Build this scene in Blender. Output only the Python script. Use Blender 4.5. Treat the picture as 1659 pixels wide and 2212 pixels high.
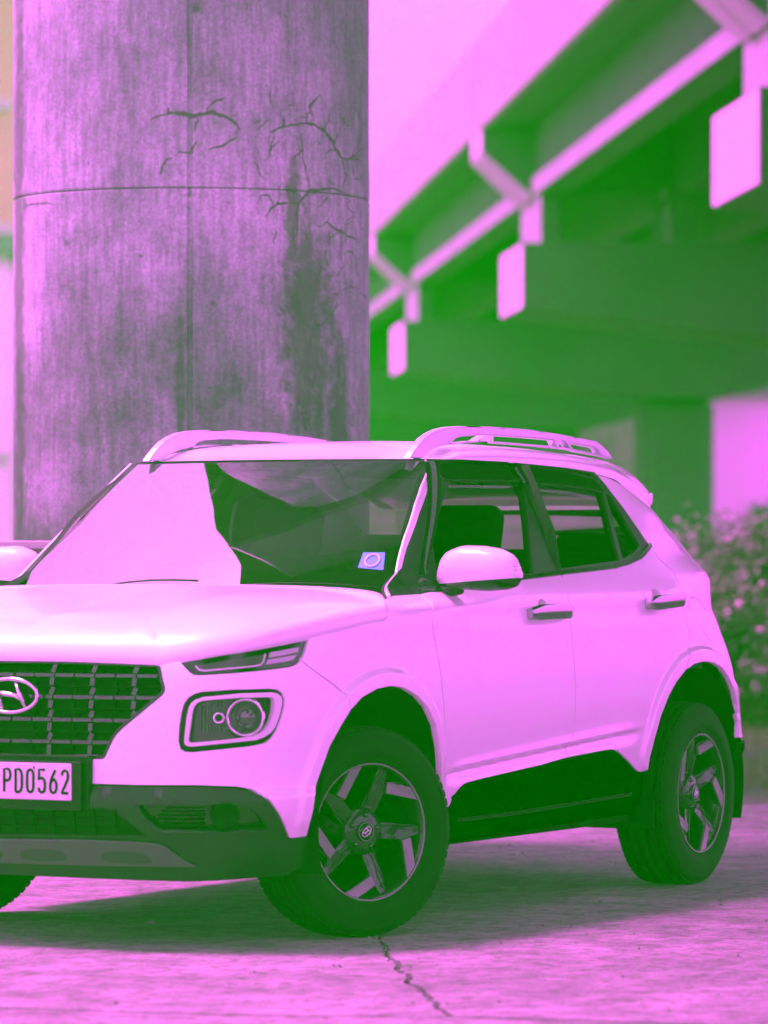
import bpy, bmesh, math, random
import numpy as np
from mathutils import Vector, Matrix, geometry, noise
random.seed(7)
for o in list(bpy.data.objects): bpy.data.objects.remove(o)
SC = bpy.context.scene
COL = SC.collection
RAD = math.radians

# ------------------------------------------------------------------ camera, sky, sun, exposure
# car frame: the car stands at the origin, x = its nose, y = its left side, z up (metres)
TH = RAD(27.52)
VR = Vector((-math.sin(TH), math.cos(TH), 0)); VD = Vector((-math.cos(TH), -math.sin(TH), 0))
EYE = Vector((12.336, 7.292, 1.2))
cam = bpy.data.cameras.new('camera'); cam_o = bpy.data.objects.new('camera', cam); COL.objects.link(cam_o)
cam.sensor_fit = 'HORIZONTAL'; cam.sensor_width = 24.0; cam.lens = 9519/1659*24.0
cam.shift_y = 95/1659; cam.clip_start = .5; cam.clip_end = 3000
cam_o.location = EYE
cam_o.rotation_euler = Matrix((VR, Vector((0, 0, 1)), -VD)).transposed().to_euler()
cam.dof.use_dof = True; cam.dof.focus_distance = 14.9; cam.dof.aperture_fstop = 2.8
SC.camera = cam_o
w = bpy.data.worlds.new('World'); SC.world = w; w.use_nodes = True
SUN_EL, SUN_ROT = 66, -84
nt = w.node_tree; bgn = nt.nodes['Background']
sky = nt.nodes.new('ShaderNodeTexSky'); sky.sky_type = 'NISHITA'; sky.sun_disc = False
sky.sun_elevation = RAD(SUN_EL); sky.sun_rotation = RAD(90-SUN_ROT); sky.dust_density = 4.0; sky.air_density = 1.0
# thin bright cloud over the sky, and the cast the whole photograph has
TINT = (1.0, .48, 1.0)
tcw = nt.nodes.new('ShaderNodeTexCoord'); cn = nt.nodes.new('ShaderNodeTexNoise'); cn.inputs['Scale'].default_value = 2.2; cn.inputs['Detail'].default_value = 5
crw = nt.nodes.new('ShaderNodeValToRGB'); crw.color_ramp.elements[0].position = .30; crw.color_ramp.elements[0].color = (.72, .72, .72, 1); crw.color_ramp.elements[1].position = .7; crw.color_ramp.elements[1].color = (.95, .95, .95, 1)
mxw = nt.nodes.new('ShaderNodeMix'); mxw.data_type = 'RGBA'; mxw.inputs[7].default_value = (3.3, 3.25, 3.5, 1)
tnw = nt.nodes.new('ShaderNodeMix'); tnw.data_type = 'RGBA'; tnw.blend_type = 'MULTIPLY'; tnw.inputs[0].default_value = 1; tnw.inputs[7].default_value = (*TINT, 1)
nt.links.new(tcw.outputs['Generated'], cn.inputs['Vector']); nt.links.new(cn.outputs[0], crw.inputs[0]); nt.links.new(crw.outputs[0], mxw.inputs[0])
nt.links.new(sky.outputs[0], mxw.inputs[6]); nt.links.new(mxw.outputs[2], tnw.inputs[6]); nt.links.new(tnw.outputs[2], bgn.inputs[0]); bgn.inputs[1].default_value = .13
sl = bpy.data.lights.new('sun', 'SUN'); sl.energy = 2.1; sl.angle = RAD(13); sl.color = (1, .30, .92)
so = bpy.data.objects.new('sun', sl); COL.objects.link(so)
sd = Vector((math.cos(RAD(SUN_EL))*math.cos(RAD(SUN_ROT)), math.cos(RAD(SUN_EL))*math.sin(RAD(SUN_ROT)), math.sin(RAD(SUN_EL))))
so.rotation_euler = sd.to_track_quat('Z', 'Y').to_euler()
VS = SC.view_settings; VS.view_transform = 'Standard'; VS.look = 'None'; VS.gamma = 1; VS.use_curve_mapping = False
VS.exposure = 2.75
#GRADE

def P3(dep, lat, z):            # a point dep metres ahead of the camera, lat metres to its right
    q = EYE+VD*dep+VR*lat; return Vector((q.x, q.y, z))

# ------------------------------------------------------------------ materials
def mat(name, col, rough=.5, metal=0., coat=0., ior=1.5, bump=0., bscale=60., var=0., vscale=8., spec=None):
    m = bpy.data.materials.new(name); m.use_nodes = True; n = m.node_tree.nodes; L = m.node_tree.links
    b = n['Principled BSDF']; b.inputs['Base Color'].default_value = (*col, 1); b.inputs['Roughness'].default_value = rough
    b.inputs['Metallic'].default_value = metal; b.inputs['Coat Weight'].default_value = coat; b.inputs['Coat Roughness'].default_value = .15 if name == 'white_paint' else .03
    b.inputs['IOR'].default_value = ior
    if spec is not None: b.inputs['Specular IOR Level'].default_value = spec
    if bump or var:
        tc = n.new('ShaderNodeTexCoord')
    if bump:
        t = n.new('ShaderNodeTexNoise'); t.inputs['Scale'].default_value = bscale; t.inputs['Detail'].default_value = 6
        bp = n.new('ShaderNodeBump'); bp.inputs['Strength'].default_value = bump; bp.inputs['Distance'].default_value = .01
        L.new(tc.outputs['Object'], t.inputs['Vector']); L.new(t.outputs[0], bp.inputs['Height']); L.new(bp.outputs[0], b.inputs['Normal'])
    if var:
        t2 = n.new('ShaderNodeTexNoise'); t2.inputs['Scale'].default_value = vscale; t2.inputs['Detail'].default_value = 8
        cr = n.new('ShaderNodeValToRGB'); cr.color_ramp.elements[0].position = .3; cr.color_ramp.elements[1].position = .7
        cr.color_ramp.elements[0].color = (*[c*(1-var) for c in col], 1); cr.color_ramp.elements[1].color = (*[min(1, c*(1+var)) for c in col], 1)
        L.new(tc.outputs['Object'], t2.inputs['Vector']); L.new(t2.outputs[0], cr.inputs[0]); L.new(cr.outputs[0], b.inputs['Base Color'])
    return m
def glassmat(name, tint, ior=1.5, rough=0.0, refl=1.0):
    m = bpy.data.materials.new(name); m.use_nodes = True; n = m.node_tree.nodes; L = m.node_tree.links
    n.remove(n['Principled BSDF']); out = n['Material Output']
    tr = n.new('ShaderNodeBsdfTransparent'); tr.inputs[0].default_value = (*tint, 1)
    gl = n.new('ShaderNodeBsdfGlossy'); gl.inputs['Roughness'].default_value = rough; gl.inputs['Color'].default_value = (refl, refl, refl, 1)
    fr = n.new('ShaderNodeFresnel'); fr.inputs[0].default_value = ior
    mx = n.new('ShaderNodeMixShader'); L.new(fr.outputs[0], mx.inputs[0]); L.new(tr.outputs[0], mx.inputs[1]); L.new(gl.outputs[0], mx.inputs[2])
    if name == 'windscreen_glass':                       # curved laminated glass is never quite even
        tc = n.new('ShaderNodeTexCoord'); t = n.new('ShaderNodeTexNoise'); t.inputs['Scale'].default_value = 1.7; t.inputs['Detail'].default_value = 1
        bp = n.new('ShaderNodeBump'); bp.inputs['Strength'].default_value = 1; bp.inputs['Distance'].default_value = .009
        L.new(tc.outputs['Object'], t.inputs['Vector']); L.new(t.outputs[0], bp.inputs['Height']); L.new(bp.outputs[0], gl.inputs['Normal'])
    L.new(mx.outputs[0], out.inputs[0]); return m
M = {}
M['paint'] = mat('white_paint', (.82, .82, .83), .35, coat=1.0)
M['black'] = mat('black_plastic', (.003, .005, .003), .7, spec=.06, bump=.15, bscale=900)
M['gloss'] = mat('gloss_black', (.003, .004, .003), .14, spec=.35)
M['frame'] = mat('window_frame_black', (.003, .004, .003), .4, spec=.10)
M['grey'] = mat('charcoal_plastic', (.004, .006, .005), .34, spec=.32, bump=.1, bscale=700)
M['silver'] = mat('silver_plastic', (.05, .06, .05), .42, metal=.3)
M['rail'] = mat('satin_rail', (.62, .62, .66), .36, metal=.5)
M['chrome'] = mat('chrome', (.62, .62, .64), .10, metal=1.0)
M['dchrome'] = mat('dark_chrome', (.055, .06, .055), .16, metal=1.0)
M['tyre'] = mat('tyre_rubber', (.003, .004, .003), .8, bump=.2, bscale=300, spec=.10)
M['rimdark'] = mat('dark_alloy', (.006, .008, .007), .22, spec=.35)
M['rimcut'] = mat('machined_alloy', (.16, .16, .16), .4, metal=.4)
M['liner'] = mat('liner', (.002, .003, .002), .95, spec=.1)
M['glass'] = glassmat('side_glass', (.72, .80, .72), 1.4)
M['wind'] = glassmat('windscreen_glass', (.6, .75, .6), 3.6)
M['lens'] = glassmat('lamp_glass', (.97, .97, .97), 1.18)
M['seat'] = mat('seat_fabric', (.006, .008, .006), .9, spec=.2)
M['dash'] = mat('dashboard', (.012, .014, .012), .7)
M['liteplastic'] = mat('light_guide', (.85, .85, .86), .3)
M['platewhite'] = mat('plate_white', (.62, .60, .60), .45, var=.08, vscale=30)
M['ink'] = mat('black_ink', (.003, .004, .003), .6, spec=.06)
M['skidp'] = mat('skid_pocket', (.03, .036, .03), .5, spec=.2)
M['handle'] = mat('handle_chrome', (.34, .34, .36), .12, metal=1.0)
M['white_print'] = mat('white_print', (.8, .8, .8), .5)
M['red'] = mat('red_lamp', (.45, .02, .02), .15, coat=1)
M['amber'] = mat('frosted_lamp', (.55, .55, .58), .3)
M['sky_blue'] = mat('sticker_blue', (.05, .32, .60), .5)

# ------------------------------------------------------------------ object helpers
def link(name, me, m, parent=None, smooth=True):
    o = bpy.data.objects.new(name, me); COL.objects.link(o)
    for mm in (m if isinstance(m, (list, tuple)) else [m]):
        if mm: me.materials.append(mm)
    if parent is not None: o.parent = parent
    if smooth:
        me.polygons.foreach_set('use_smooth', [True]*len(me.polygons))
    return o
def thing(name, label, cat, loc=(0, 0, 0), rz=0, group=None):
    o = bpy.data.objects.new(name, None); COL.objects.link(o); o.location = loc; o.rotation_euler = (0, 0, rz)
    o.empty_display_size = .1
    o['label'] = label; o['category'] = cat
    if group: o['group'] = group
    return o
def tag(o, label, cat, group=None, kind=None):
    o['label'] = label; o['category'] = cat
    if group: o['group'] = group
    if kind: o['kind'] = kind
    return o
def from_py(name, vs, fs, m, parent=None, smooth=False, normals=None):
    me = bpy.data.meshes.new(name); me.from_pydata([tuple(map(float, v)) for v in vs], [], [tuple(map(int, f)) for f in fs]); me.update()
    o = link(name, me, m, parent, smooth)
    if normals is not None: me.normals_split_custom_set_from_vertices([tuple(map(float, n)) for n in normals])
    return o
def from_bm(name, bm, m, parent=None, smooth=False):
    me = bpy.data.meshes.new(name); bmesh.ops.recalc_face_normals(bm, faces=bm.faces); bm.to_mesh(me); bm.free()
    return link(name, me, m, parent, smooth)
def box_bm(bm, c, s, rot=None):
    r = bmesh.ops.create_cube(bm, size=1)['verts']
    mt = Matrix.Translation(c) @ (rot.to_4x4() if rot else Matrix()) @ Matrix.Diagonal((*s, 1))
    bmesh.ops.transform(bm, matrix=mt, verts=r); return r
def bevel_bm(bm, w_, seg=2):
    bmesh.ops.bevel(bm, geom=list(bm.edges), offset=w_, segments=seg, affect='EDGES', profile=.5)
def box(name, c, s, m, parent=None, rot=None, bev=0, seg=2):
    bm = bmesh.new(); box_bm(bm, (0, 0, 0), s)
    if bev: bevel_bm(bm, bev, seg)
    bmesh.ops.transform(bm, matrix=Matrix.Translation(c) @ (rot.to_4x4() if rot else Matrix()), verts=bm.verts)
    return from_bm(name, bm, m, parent, smooth=False)
def lathe(name, prof, n, m, parent=None, smooth=True, axis='y', a0=0, a1=2*math.pi):
    vs = []; fs = []; closed = abs(a1-a0-2*math.pi) < 1e-6; cols = n if closed else n+1
    for i in range(cols):
        a = a0+(a1-a0)*i/n
        for r, y in prof:
            vs.append((r*math.cos(a), y, r*math.sin(a)) if axis == 'y' else (r*math.cos(a), r*math.sin(a), y))
    k = len(prof)
    for i in range(n):
        j = (i+1) % cols
        for q in range(k-1): fs.append((i*k+q, i*k+q+1, j*k+q+1, j*k+q))
    bm = bmesh.new(); me = bpy.data.meshes.new(name); me.from_pydata(vs, [], fs); bm.from_mesh(me); bpy.data.meshes.remove(me)
    bmesh.ops.remove_doubles(bm, verts=bm.verts, dist=1e-6)
    return from_bm(name, bm, m, parent, smooth)
def tube(name, pts, r, m, parent=None, seg=8, closed=False):
    pts = [Vector(p) for p in pts]; n = len(pts); vs = []; fs = []
    rr = r if isinstance(r, (list, tuple)) else [r]*n
    up = None
    for i, p in enumerate(pts):
        t = (pts[(i+1) % n]-pts[i-1]) if closed else (pts[min(i+1, n-1)]-pts[max(i-1, 0)])
        t.normalize()
        if up is None: up = t.orthogonal()
        up = (up-t*up.dot(t)).normalized(); sd_ = t.cross(up)
        for k in range(seg):
            a = 2*math.pi*k/seg; vs.append(p+(up*math.cos(a)+sd_*math.sin(a))*rr[i])
    for i in range(n if closed else n-1):
        j = (i+1) % n
        for k in range(seg): fs.append((i*seg+k, i*seg+(k+1) % seg, j*seg+(k+1) % seg, j*seg+k))
    if not closed: fs.append(tuple(range(seg))[::-1]); fs.append(tuple((n-1)*seg+k for k in range(seg)))
    return from_py(name, vs, fs, m, parent, True)
def pin(x, y, poly):
    c = False; n = len(poly); j = n-1
    for i in range(n):
        xi, yi = poly[i]; xj, yj = poly[j]
        if (yi > y) != (yj > y) and x < (xj-xi)*(y-yi)/(yj-yi)+xi: c = not c
        j = i
    return c
def resample(poly, h):
    o = []
    for i in range(len(poly)):
        a = poly[i]; b = poly[(i+1) % len(poly)]; d = math.hypot(b[0]-a[0], b[1]-a[1]); k = max(1, int(math.ceil(d/h)))
        for t in range(k): o.append((a[0]+(b[0]-a[0])*t/k, a[1]+(b[1]-a[1])*t/k))
    q = []
    for p in o:
        if not q or math.hypot(p[0]-q[-1][0], p[1]-q[-1][1]) > 4e-4: q.append(p)
    if math.hypot(q[0][0]-q[-1][0], q[0][1]-q[-1][1]) < 4e-4: q.pop()
    return q
def area(p): return .5*sum(p[i][0]*p[(i+1) % len(p)][1]-p[(i+1) % len(p)][0]*p[i][1] for i in range(len(p)))
def smooth_poly(poly, it=2):          # corner cutting for rounded outlines
    for _ in range(it):
        q = []
        for i in range(len(poly)):
            a = poly[i]; b = poly[(i+1) % len(poly)]
            q += [(a[0]*.75+b[0]*.25, a[1]*.75+b[1]*.25), (a[0]*.25+b[0]*.75, a[1]*.25+b[1]*.75)]
        poly = q
    return poly
def inset(poly, d, lock=True):
    if d == 0: return list(poly)
    if area(poly) < 0: poly = poly[::-1]
    o = []; n = len(poly)
    for i in range(n):
        a = poly[i-1]; b = poly[i]; c = poly[(i+1) % n]
        e1 = (b[0]-a[0], b[1]-a[1]); e2 = (c[0]-b[0], c[1]-b[1])
        l1 = math.hypot(*e1) or 1; l2 = math.hypot(*e2) or 1
        n1 = (-e1[1]/l1, e1[0]/l1); n2 = (-e2[1]/l2, e2[0]/l2)
        m_ = (n1[0]+n2[0], n1[1]+n2[1]); lm = math.hypot(*m_)
        if lm < .3: m_ = n1; lm = 1
        k = d/max(.35, (lm/2)**1)
        x, y = b[0]+m_[0]/lm*k, b[1]+m_[1]/lm*k
        if lock and b[0] < 1e-3: x = b[0]
        o.append((x, y))
    return o
def pin_np(P, poly):
    c = np.zeros(len(P), bool); n = len(poly); j = n-1
    for i in range(n):
        xi, yi = poly[i]; xj, yj = poly[j]
        m = (yi > P[:, 1]) != (yj > P[:, 1])
        with np.errstate(divide='ignore', invalid='ignore'): c ^= m & (P[:, 0] < (xj-xi)*(P[:, 1]-yi)/((yj-yi) if yj != yi else 1e-12)+xi)
        j = i
    return c
def near_arch(P):
    d = np.full(len(P), 9.)
    for AA in (ARCH_F, ARCH_R):
        A = np.array(AA)
        for p, q in zip(A[:-1], A[1:]):
            v = q-p; t = np.clip(((P-p)@v)/(v@v), 0, 1); d = np.minimum(d, np.hypot(*(P-p-t[:, None]*v).T))
    zc = .509+.0565*(P[:, 0]-1.4918-.476)
    return (d < .085) | ((np.abs(P[:, 1]-zc+.01) < .05) & (P[:, 0] > 1.9) & (P[:, 0] < 3.5))
def cdt(poly, holes, h, dense=None):
    vs = []; ed = []
    for ring in [poly]+list(holes):
        b = len(vs); vs += ring; ed += [(b+i, b+(i+1) % len(ring)) for i in range(len(ring))]
    ba = np.array(vs)
    P_ = np.array(poly); x0, y0 = P_.min(0); x1, y1 = P_.max(0)
    def grid(hh):
        o = []; row = 0; y = y0+hh/2
        while y < y1:
            xx = np.arange(x0+(hh/2 if row % 2 else hh), x1, hh); o.append(np.stack([xx, np.full(len(xx), y)], 1)); y += hh*.87; row += 1
        o = np.vstack(o) if o else np.zeros((0, 2))
        k = pin_np(o, poly)
        for q in holes: k &= ~pin_np(o, q)
        o = o[k]
        if len(o):
            d = np.full(len(o), 9.)
            for c in range(0, len(ba), 64): d = np.minimum(d, ((o[:, None]-ba[None, c:c+64])**2).sum(2).min(1))
            o = o[d > (hh*.45)**2]
        return o
    g0 = grid(h)
    if dense is not None:
        w_ = dense(g0) if len(g0) else np.zeros(0, bool); g1 = grid(h*.45); w1 = dense(g1) if len(g1) else np.zeros(0, bool)
        g0 = np.vstack([g0[~w_], g1[w1]])
    inner = [tuple(map(float, p)) for p in g0]
    nb = len(vs)
    r = geometry.delaunay_2d_cdt([Vector(v) for v in vs+inner], ed, [], 0, 1e-7)
    V = [tuple(v) for v in r[0]]; F = []
    for f in r[2]:
        cx = sum(V[i][0] for i in f)/3; cy = sum(V[i][1] for i in f)/3
        if pin(cx, cy, poly) and not any(pin(cx, cy, q) for q in holes):
            a, b, c = f
            if (V[b][0]-V[a][0])*(V[c][1]-V[a][1])-(V[b][1]-V[a][1])*(V[c][0]-V[a][0]) < 0: f = [a, c, b]
            F.append(tuple(f))
    return V, F
_cdt_cache = {}
def panel(name, poly, m, parent=None, holes=(), off=0., edge=.012, side=1, gap=.0028, h=.03, round_=0, both=False, rim=.0):
    """a skin panel cut out of the body surface along poly (arc length, height); edges turn inwards by `edge`"""
    key = (name, len(poly), poly[0], off, gap, h)
    if key not in _cdt_cache:
        if round_: poly = smooth_poly(poly, round_)
        poly = resample([(max(0, p[0]), p[1]) for p in poly], .016)
        if area(poly) < 0: poly = poly[::-1]
        pl = inset(poly, gap)
        hs = []
        for q in holes:
            q = resample([(max(0, p[0]), p[1]) for p in q], .014)
            if area(q) < 0: q = q[::-1]
            hs.append(inset(q, -gap))
        _cdt_cache[key] = (pl, hs, cdt(pl, hs, h, near_arch if name in ('front_bumper', 'fender', 'front_door', 'rear_door', 'quarter_panel', 'sill_cladding') else None))
    pl, hs, (V, F) = _cdt_cache[key]
    V = np.array(V); base = surf(V[:, 0], V[:, 1]); nn = surf_n(V[:, 0], V[:, 1])
    top = base+nn*off
    cnt = {}
    for f in F:
        for i in range(3):
            a, b = f[i], f[(i+1) % 3]; cnt[(a, b)] = 1
    be = [(a, b) for (a, b) in cnt if (b, a) not in cnt and not (V[a][0] < 1.5e-3 and V[b][0] < 1.5e-3)]
    allv = []; alln = []; allf = []
    for sg in ((1, -1) if both else (side,)):
        b0 = len(allv); k = np.array([1, sg, 1])
        # handedness of (s, z) on the surface decides the winding
        a_, b_, c_ = F[0]; g = np.cross(top[b_]-top[a_], top[c_]-top[a_]); flip = (g@nn[a_] < 0) != (sg < 0)
        allv += list(top*k); alln += list(nn*k)
        allf += [tuple(b0+i for i in (f[::-1] if flip else f)) for f in F]
        if edge:
            for a, b in be:
                d = V[b]-V[a]; dn = top[b]-top[a]; on = np.cross(dn, nn[a]); on /= (np.linalg.norm(on)+1e-9)
                cc = sum(top[i] for i in (a, b))/2
                # outward = away from panel
                tst = surf(*( (V[a]+V[b])/2+np.array([d[1], -d[0]])*.3 ))
                if on@(tst-base[a]) < 0: on = -on
                q = len(allv)
                r_ = min(rim, .4*np.linalg.norm(dn)) if rim else 0
                allv += [top[a]*k, top[b]*k, (top[b]-nn[b]*edge)*k, (top[a]-nn[a]*edge)*k]
                n1 = (on*.6+nn[a]*.8)*k; n1 /= np.linalg.norm(n1)
                alln += [n1, n1, on*k, on*k]
                fc = (q, q+1, q+2, q+3)
                g = np.cross(np.array(allv[q+1])-allv[q], np.array(allv[q+3])-allv[q])
                allf.append(fc if g@(on*k) > 0 else fc[::-1])
    return from_py(name, allv, allf, m, parent, True, alln)
def sp(s, z, off=0., sg=1):
    p = surf(s, z); n = surf_n(s, z); q = p+n*off; return Vector((q[0], q[1]*sg, q[2]))
def strip_on(name, pts, wd, m, parent, off=.004, th=.004, sg=1):      # raised ribbon along a line on the body
    vs = []; fs = []
    for i, (s, z) in enumerate(pts):
        a = pts[max(0, i-1)]; b = pts[min(len(pts)-1, i+1)]; d = (b[0]-a[0], b[1]-a[1]); l = math.hypot(*d); nx, nz = -d[1]/l*wd/2, d[0]/l*wd/2
        for (ds, dz, o) in ((nx, nz, off-th), (nx*.8, nz*.8, off), (-nx*.8, -nz*.8, off), (-nx, -nz, off-th)):
            vs.append(sp(s+ds, z+dz, o, sg))
    for i in range(len(pts)-1):
        for k in range(4): fs.append((i*4+k, i*4+(k+1) % 4, (i+1)*4+(k+1) % 4, (i+1)*4+k))
    fs.append((0, 1, 2, 3)); e = (len(pts)-1)*4; fs.append((e+3, e+2, e+1, e))
    bm = bmesh.new(); me = bpy.data.meshes.new('t'); me.from_pydata([tuple(v) for v in vs], [], fs); bm.from_mesh(me); bpy.data.meshes.remove(me)
    return from_bm(name, bm, m, parent, False)
def prism(name, poly, holes, y0, y1, m, parent, bev=0., h=.05):     # outline in (x, z), extruded in y
    poly = [tuple(p) for p in poly]
    if area(poly) < 0: poly = poly[::-1]
    poly = resample(poly, .04); hs = [resample([tuple(p) for p in q], .03) for q in holes]
    V, F = cdt(poly, hs, h)
    bm = bmesh.new(); vv = [bm.verts.new((v[0], y0, v[1])) for v in V]
    for f in F:
        try: bm.faces.new([vv[i] for i in f])
        except ValueError: pass
    for v in [v for v in bm.verts if not v.link_faces]: bm.verts.remove(v)
    r = bmesh.ops.extrude_face_region(bm, geom=list(bm.faces))
    for v in [g for g in r['geom'] if isinstance(g, bmesh.types.BMVert)]: v.co.y = y1
    bmesh.ops.recalc_face_normals(bm, faces=bm.faces)
    if bev:
        eds = [e for e in bm.edges if len(e.link_faces) == 2 and e.calc_face_angle(0) > .9 and abs(e.verts[0].co.y-e.verts[1].co.y) < 1e-5]
        bmesh.ops.bevel(bm, geom=eds, offset=bev, segments=2, affect='EDGES', profile=.5)
    return from_bm(name, bm, m, parent, smooth=False)

ARCH_F = [(1.03, 0.3458), (1.0192, 0.3847), (1.0238, 0.4601), (1.0674, 0.5431), (1.1066, 0.612), (1.1689, 0.6744), (1.2272, 0.7216), (1.2975, 0.7586), (1.3888, 0.7817), (1.4866, 0.7888), (1.5775, 0.7797), (1.6705, 0.7511), (1.74, 0.7136), (1.798, 0.653), (1.8294, 0.5792), (1.8507, 0.4992), (1.8728, 0.44), (1.9123, 0.3849)]
ARCH_R = [(3.5025, 0.4821), (3.5336, 0.5544), (3.5818, 0.6289), (3.6477, 0.6979), (3.7151, 0.7455), (3.7959, 0.7859), (3.8801, 0.8072), (3.9838, 0.8138), (4.0744, 0.8062), (4.1502, 0.7866), (4.21, 0.7553), (4.2699, 0.7), (4.3953, 0.6454), (4.3869, 0.5823), (4.3514, 0.5211)]
# ---------------------------------------------------------------- body surface of the car (car frame: x forward, y left, z up)
def _spline(P, n=1600):
    P = np.array(P, float); Q = np.vstack([2*P[0]-P[1], P, 2*P[-1]-P[-2]])
    Q[0] = P[1]*[1, -1]; Q[-1] = P[-2]*[1, -1]
    out = []
    for i in range(len(P)-1):
        a, b, c, d = Q[i:i+4]
        t = np.linspace(0, 1, 60, endpoint=False)[:, None]
        out.append(.5*((2*b)+(-a+c)*t+(2*a-5*b+4*c-d)*t*t+(-a+3*b-3*c+d)*t**3))
    out.append(P[-1:]); o = np.vstack(out)
    L = np.concatenate([[0], np.cumsum(np.linalg.norm(np.diff(o, axis=0), axis=1))])
    s = np.linspace(0, L[-1], n)
    q = np.stack([np.interp(s, L, o[:, 0]), np.interp(s, L, o[:, 1])], 1)
    for _ in range(30): q[1:-1] = .25*q[:-2]+.5*q[1:-1]+.25*q[2:]
    return s, q
PLAN = [(.845,0),(.84,.25),(.817,.45),(.77,.62),(.69,.735),(.58,.81),(.42,.857),(.2,.876),(0,.882),(-.4,.876),(-1.2,.872),(-2.0,.876),
        (-2.4,.882),(-2.7,.87),(-2.9,.825),(-3.03,.73),(-3.10,.55),(-3.13,.3),(-3.14,0)]
SS, BB = _spline(PLAN)
_T = np.gradient(BB, SS, axis=0); _T /= np.linalg.norm(_T, axis=1)[:, None]
NN = np.stack([-_T[:, 1], _T[:, 0]], 1)*-1.0     # outward
if NN[len(NN)//2][1] < 0: NN = -NN
def _sm(x):
    x = np.clip(x, 0, 1); return x*x*(3-2*x)
ZT = [.10,.15,.25,.35,.45,.55,.65,.75,.85,.92,1.0,1.06,1.12,1.2,1.3,1.4,1.5,1.6]
T_FRONT = [-.16,-.10,-.045,-.01,0,.0,-.004,-.012,-.028,-.055,-.11,-.17,-.24,-.3,-.4,-.5,-.6,-.7]
T_FCOR  = [-.16,-.12,-.06,-.02,0,0,0,-.004,-.014,-.03,-.07,-.11,-.16,-.2,-.28,-.36,-.44,-.5]
T_SIDE  = [-.12,-.07,-.04,-.022,-.010,0,.002,0,-.004,-.010,-.016,-.035,-.07,-.112,-.162,-.216,-.275,-.34]
def _tab(T, z):
    # smooth (Catmull) interpolation in z
    Zk = np.array(ZT); T = np.array(T); m = np.gradient(T, Zk)
    z = np.clip(z, Zk[0], Zk[-1]); i = np.clip(np.searchsorted(Zk, z)-1, 0, len(Zk)-2)
    h = Zk[i+1]-Zk[i]; t = (z-Zk[i])/h
    return (2*t**3-3*t*t+1)*T[i]+(t**3-2*t*t+t)*h*m[i]+(-2*t**3+3*t*t)*T[i+1]+(t**3-t*t)*h*m[i+1]
def surf(s, z):
    s = np.asarray(s, float); z = np.asarray(z, float)
    s, z = np.broadcast_arrays(s, z)
    bx = np.interp(s, SS, BB[:, 0]); by = np.interp(s, SS, BB[:, 1])
    nx = np.interp(s, SS, NN[:, 0]); ny = np.interp(s, SS, NN[:, 1])
    wf = _sm((bx-.62)/.2); wc = _sm((bx-.25)/.35)*(1-wf)
    wr = _sm((-2.25-bx)/.75)
    ws = 1-wf-wc
    o = wf*_tab(T_FRONT, z)+wc*_tab(T_FCOR, z)+ws*_tab(T_SIDE, z)+wr*_tab(T_REAR, z)
    # arch lips: a raised band that follows the opening
    for AA in (ARCH_F, ARCH_R):
        A = np.array(AA); m = (s > A[:, 0].min()-.25) & (s < A[:, 0].max()+.25) & (z > .2) & (z < 1.0)
        if m.any():
            px_, pz_ = s[m] if s.ndim else s, z[m] if z.ndim else z
            px_ = np.atleast_1d(px_); pz_ = np.atleast_1d(pz_); dm = np.full(px_.shape, 9.)
            for p, q in zip(A[:-1], A[1:]):
                v = q-p; t = np.clip(((px_-p[0])*v[0]+(pz_-p[1])*v[1])/(v@v), 0, 1)
                dm = np.minimum(dm, np.hypot(px_-p[0]-v[0]*t, pz_-p[1]-v[1]*t))
            add = np.zeros(s.shape)
            lip = .015*(1-_sm((dm-.040)/.026))*_sm((pz_-.30)/.1)
            if s.ndim: add[m] = lip
            else: add = add+float(lip[0])
            o = o+add
    # ledge along the top of the black lower bumper
    o = o+(wf+wc)*.020*_sm((.497-z)/.032)*(1-.8*_sm((.44-z)/.12))
    # cowl: the base of the screen pillars draws in
    o = o-.085*_sm((bx+1.0)/.65)*_sm((z-1.03)/.08)*_sm((bx*0+1.0))*_sm((.35-bx)/.3)*(1-_sm((z-1.1)/.45))
    # crease low on the doors: proud above, scooped below
    k = _sm((-.36-bx)/.18)*_sm((bx+2.0)/.3)
    zc = .509+.0565*(-bx-.476)
    o = o+k*(.004*np.exp(-((z-zc)/.02)**2)-.026*_sm((zc-z)/.016)*(1-.9*_sm((zc-z-.012)/.05)))
    # waist line under the handles
    k2 = _sm((-.4-bx)/.4)
    o = o-k2*.010*np.exp(-((z-1.0)/.035)**2)
    return np.stack([bx+nx*o, by+ny*o, z+0*o], -1)
def surf_n(s, z, e=2e-3):
    a = surf(np.asarray(s)+e, z)-surf(np.asarray(s)-e, z); b = surf(s, np.asarray(z)+e)-surf(s, np.asarray(z)-e)
    n = np.cross(a, b); n /= np.linalg.norm(n, axis=-1)[..., None]
    c = surf(s, z); ref = np.stack([c[..., 0]+1.2, c[..., 1], 0*c[..., 2]], -1)
    sg = np.where((n*ref).sum(-1) < 0, -1., 1.)
    return n*np.asarray(sg)[..., None]

T_REAR = [0.0079, 0.0129, 0.0229, 0.0329, 0.0429, 0.021, 0.0105, 0.0056, -0.0163, -0.0376, -0.054, -0.0496, -0.0196, -0.0472, -0.0779, -0.1067, -0.2067, -0.2067]

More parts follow.
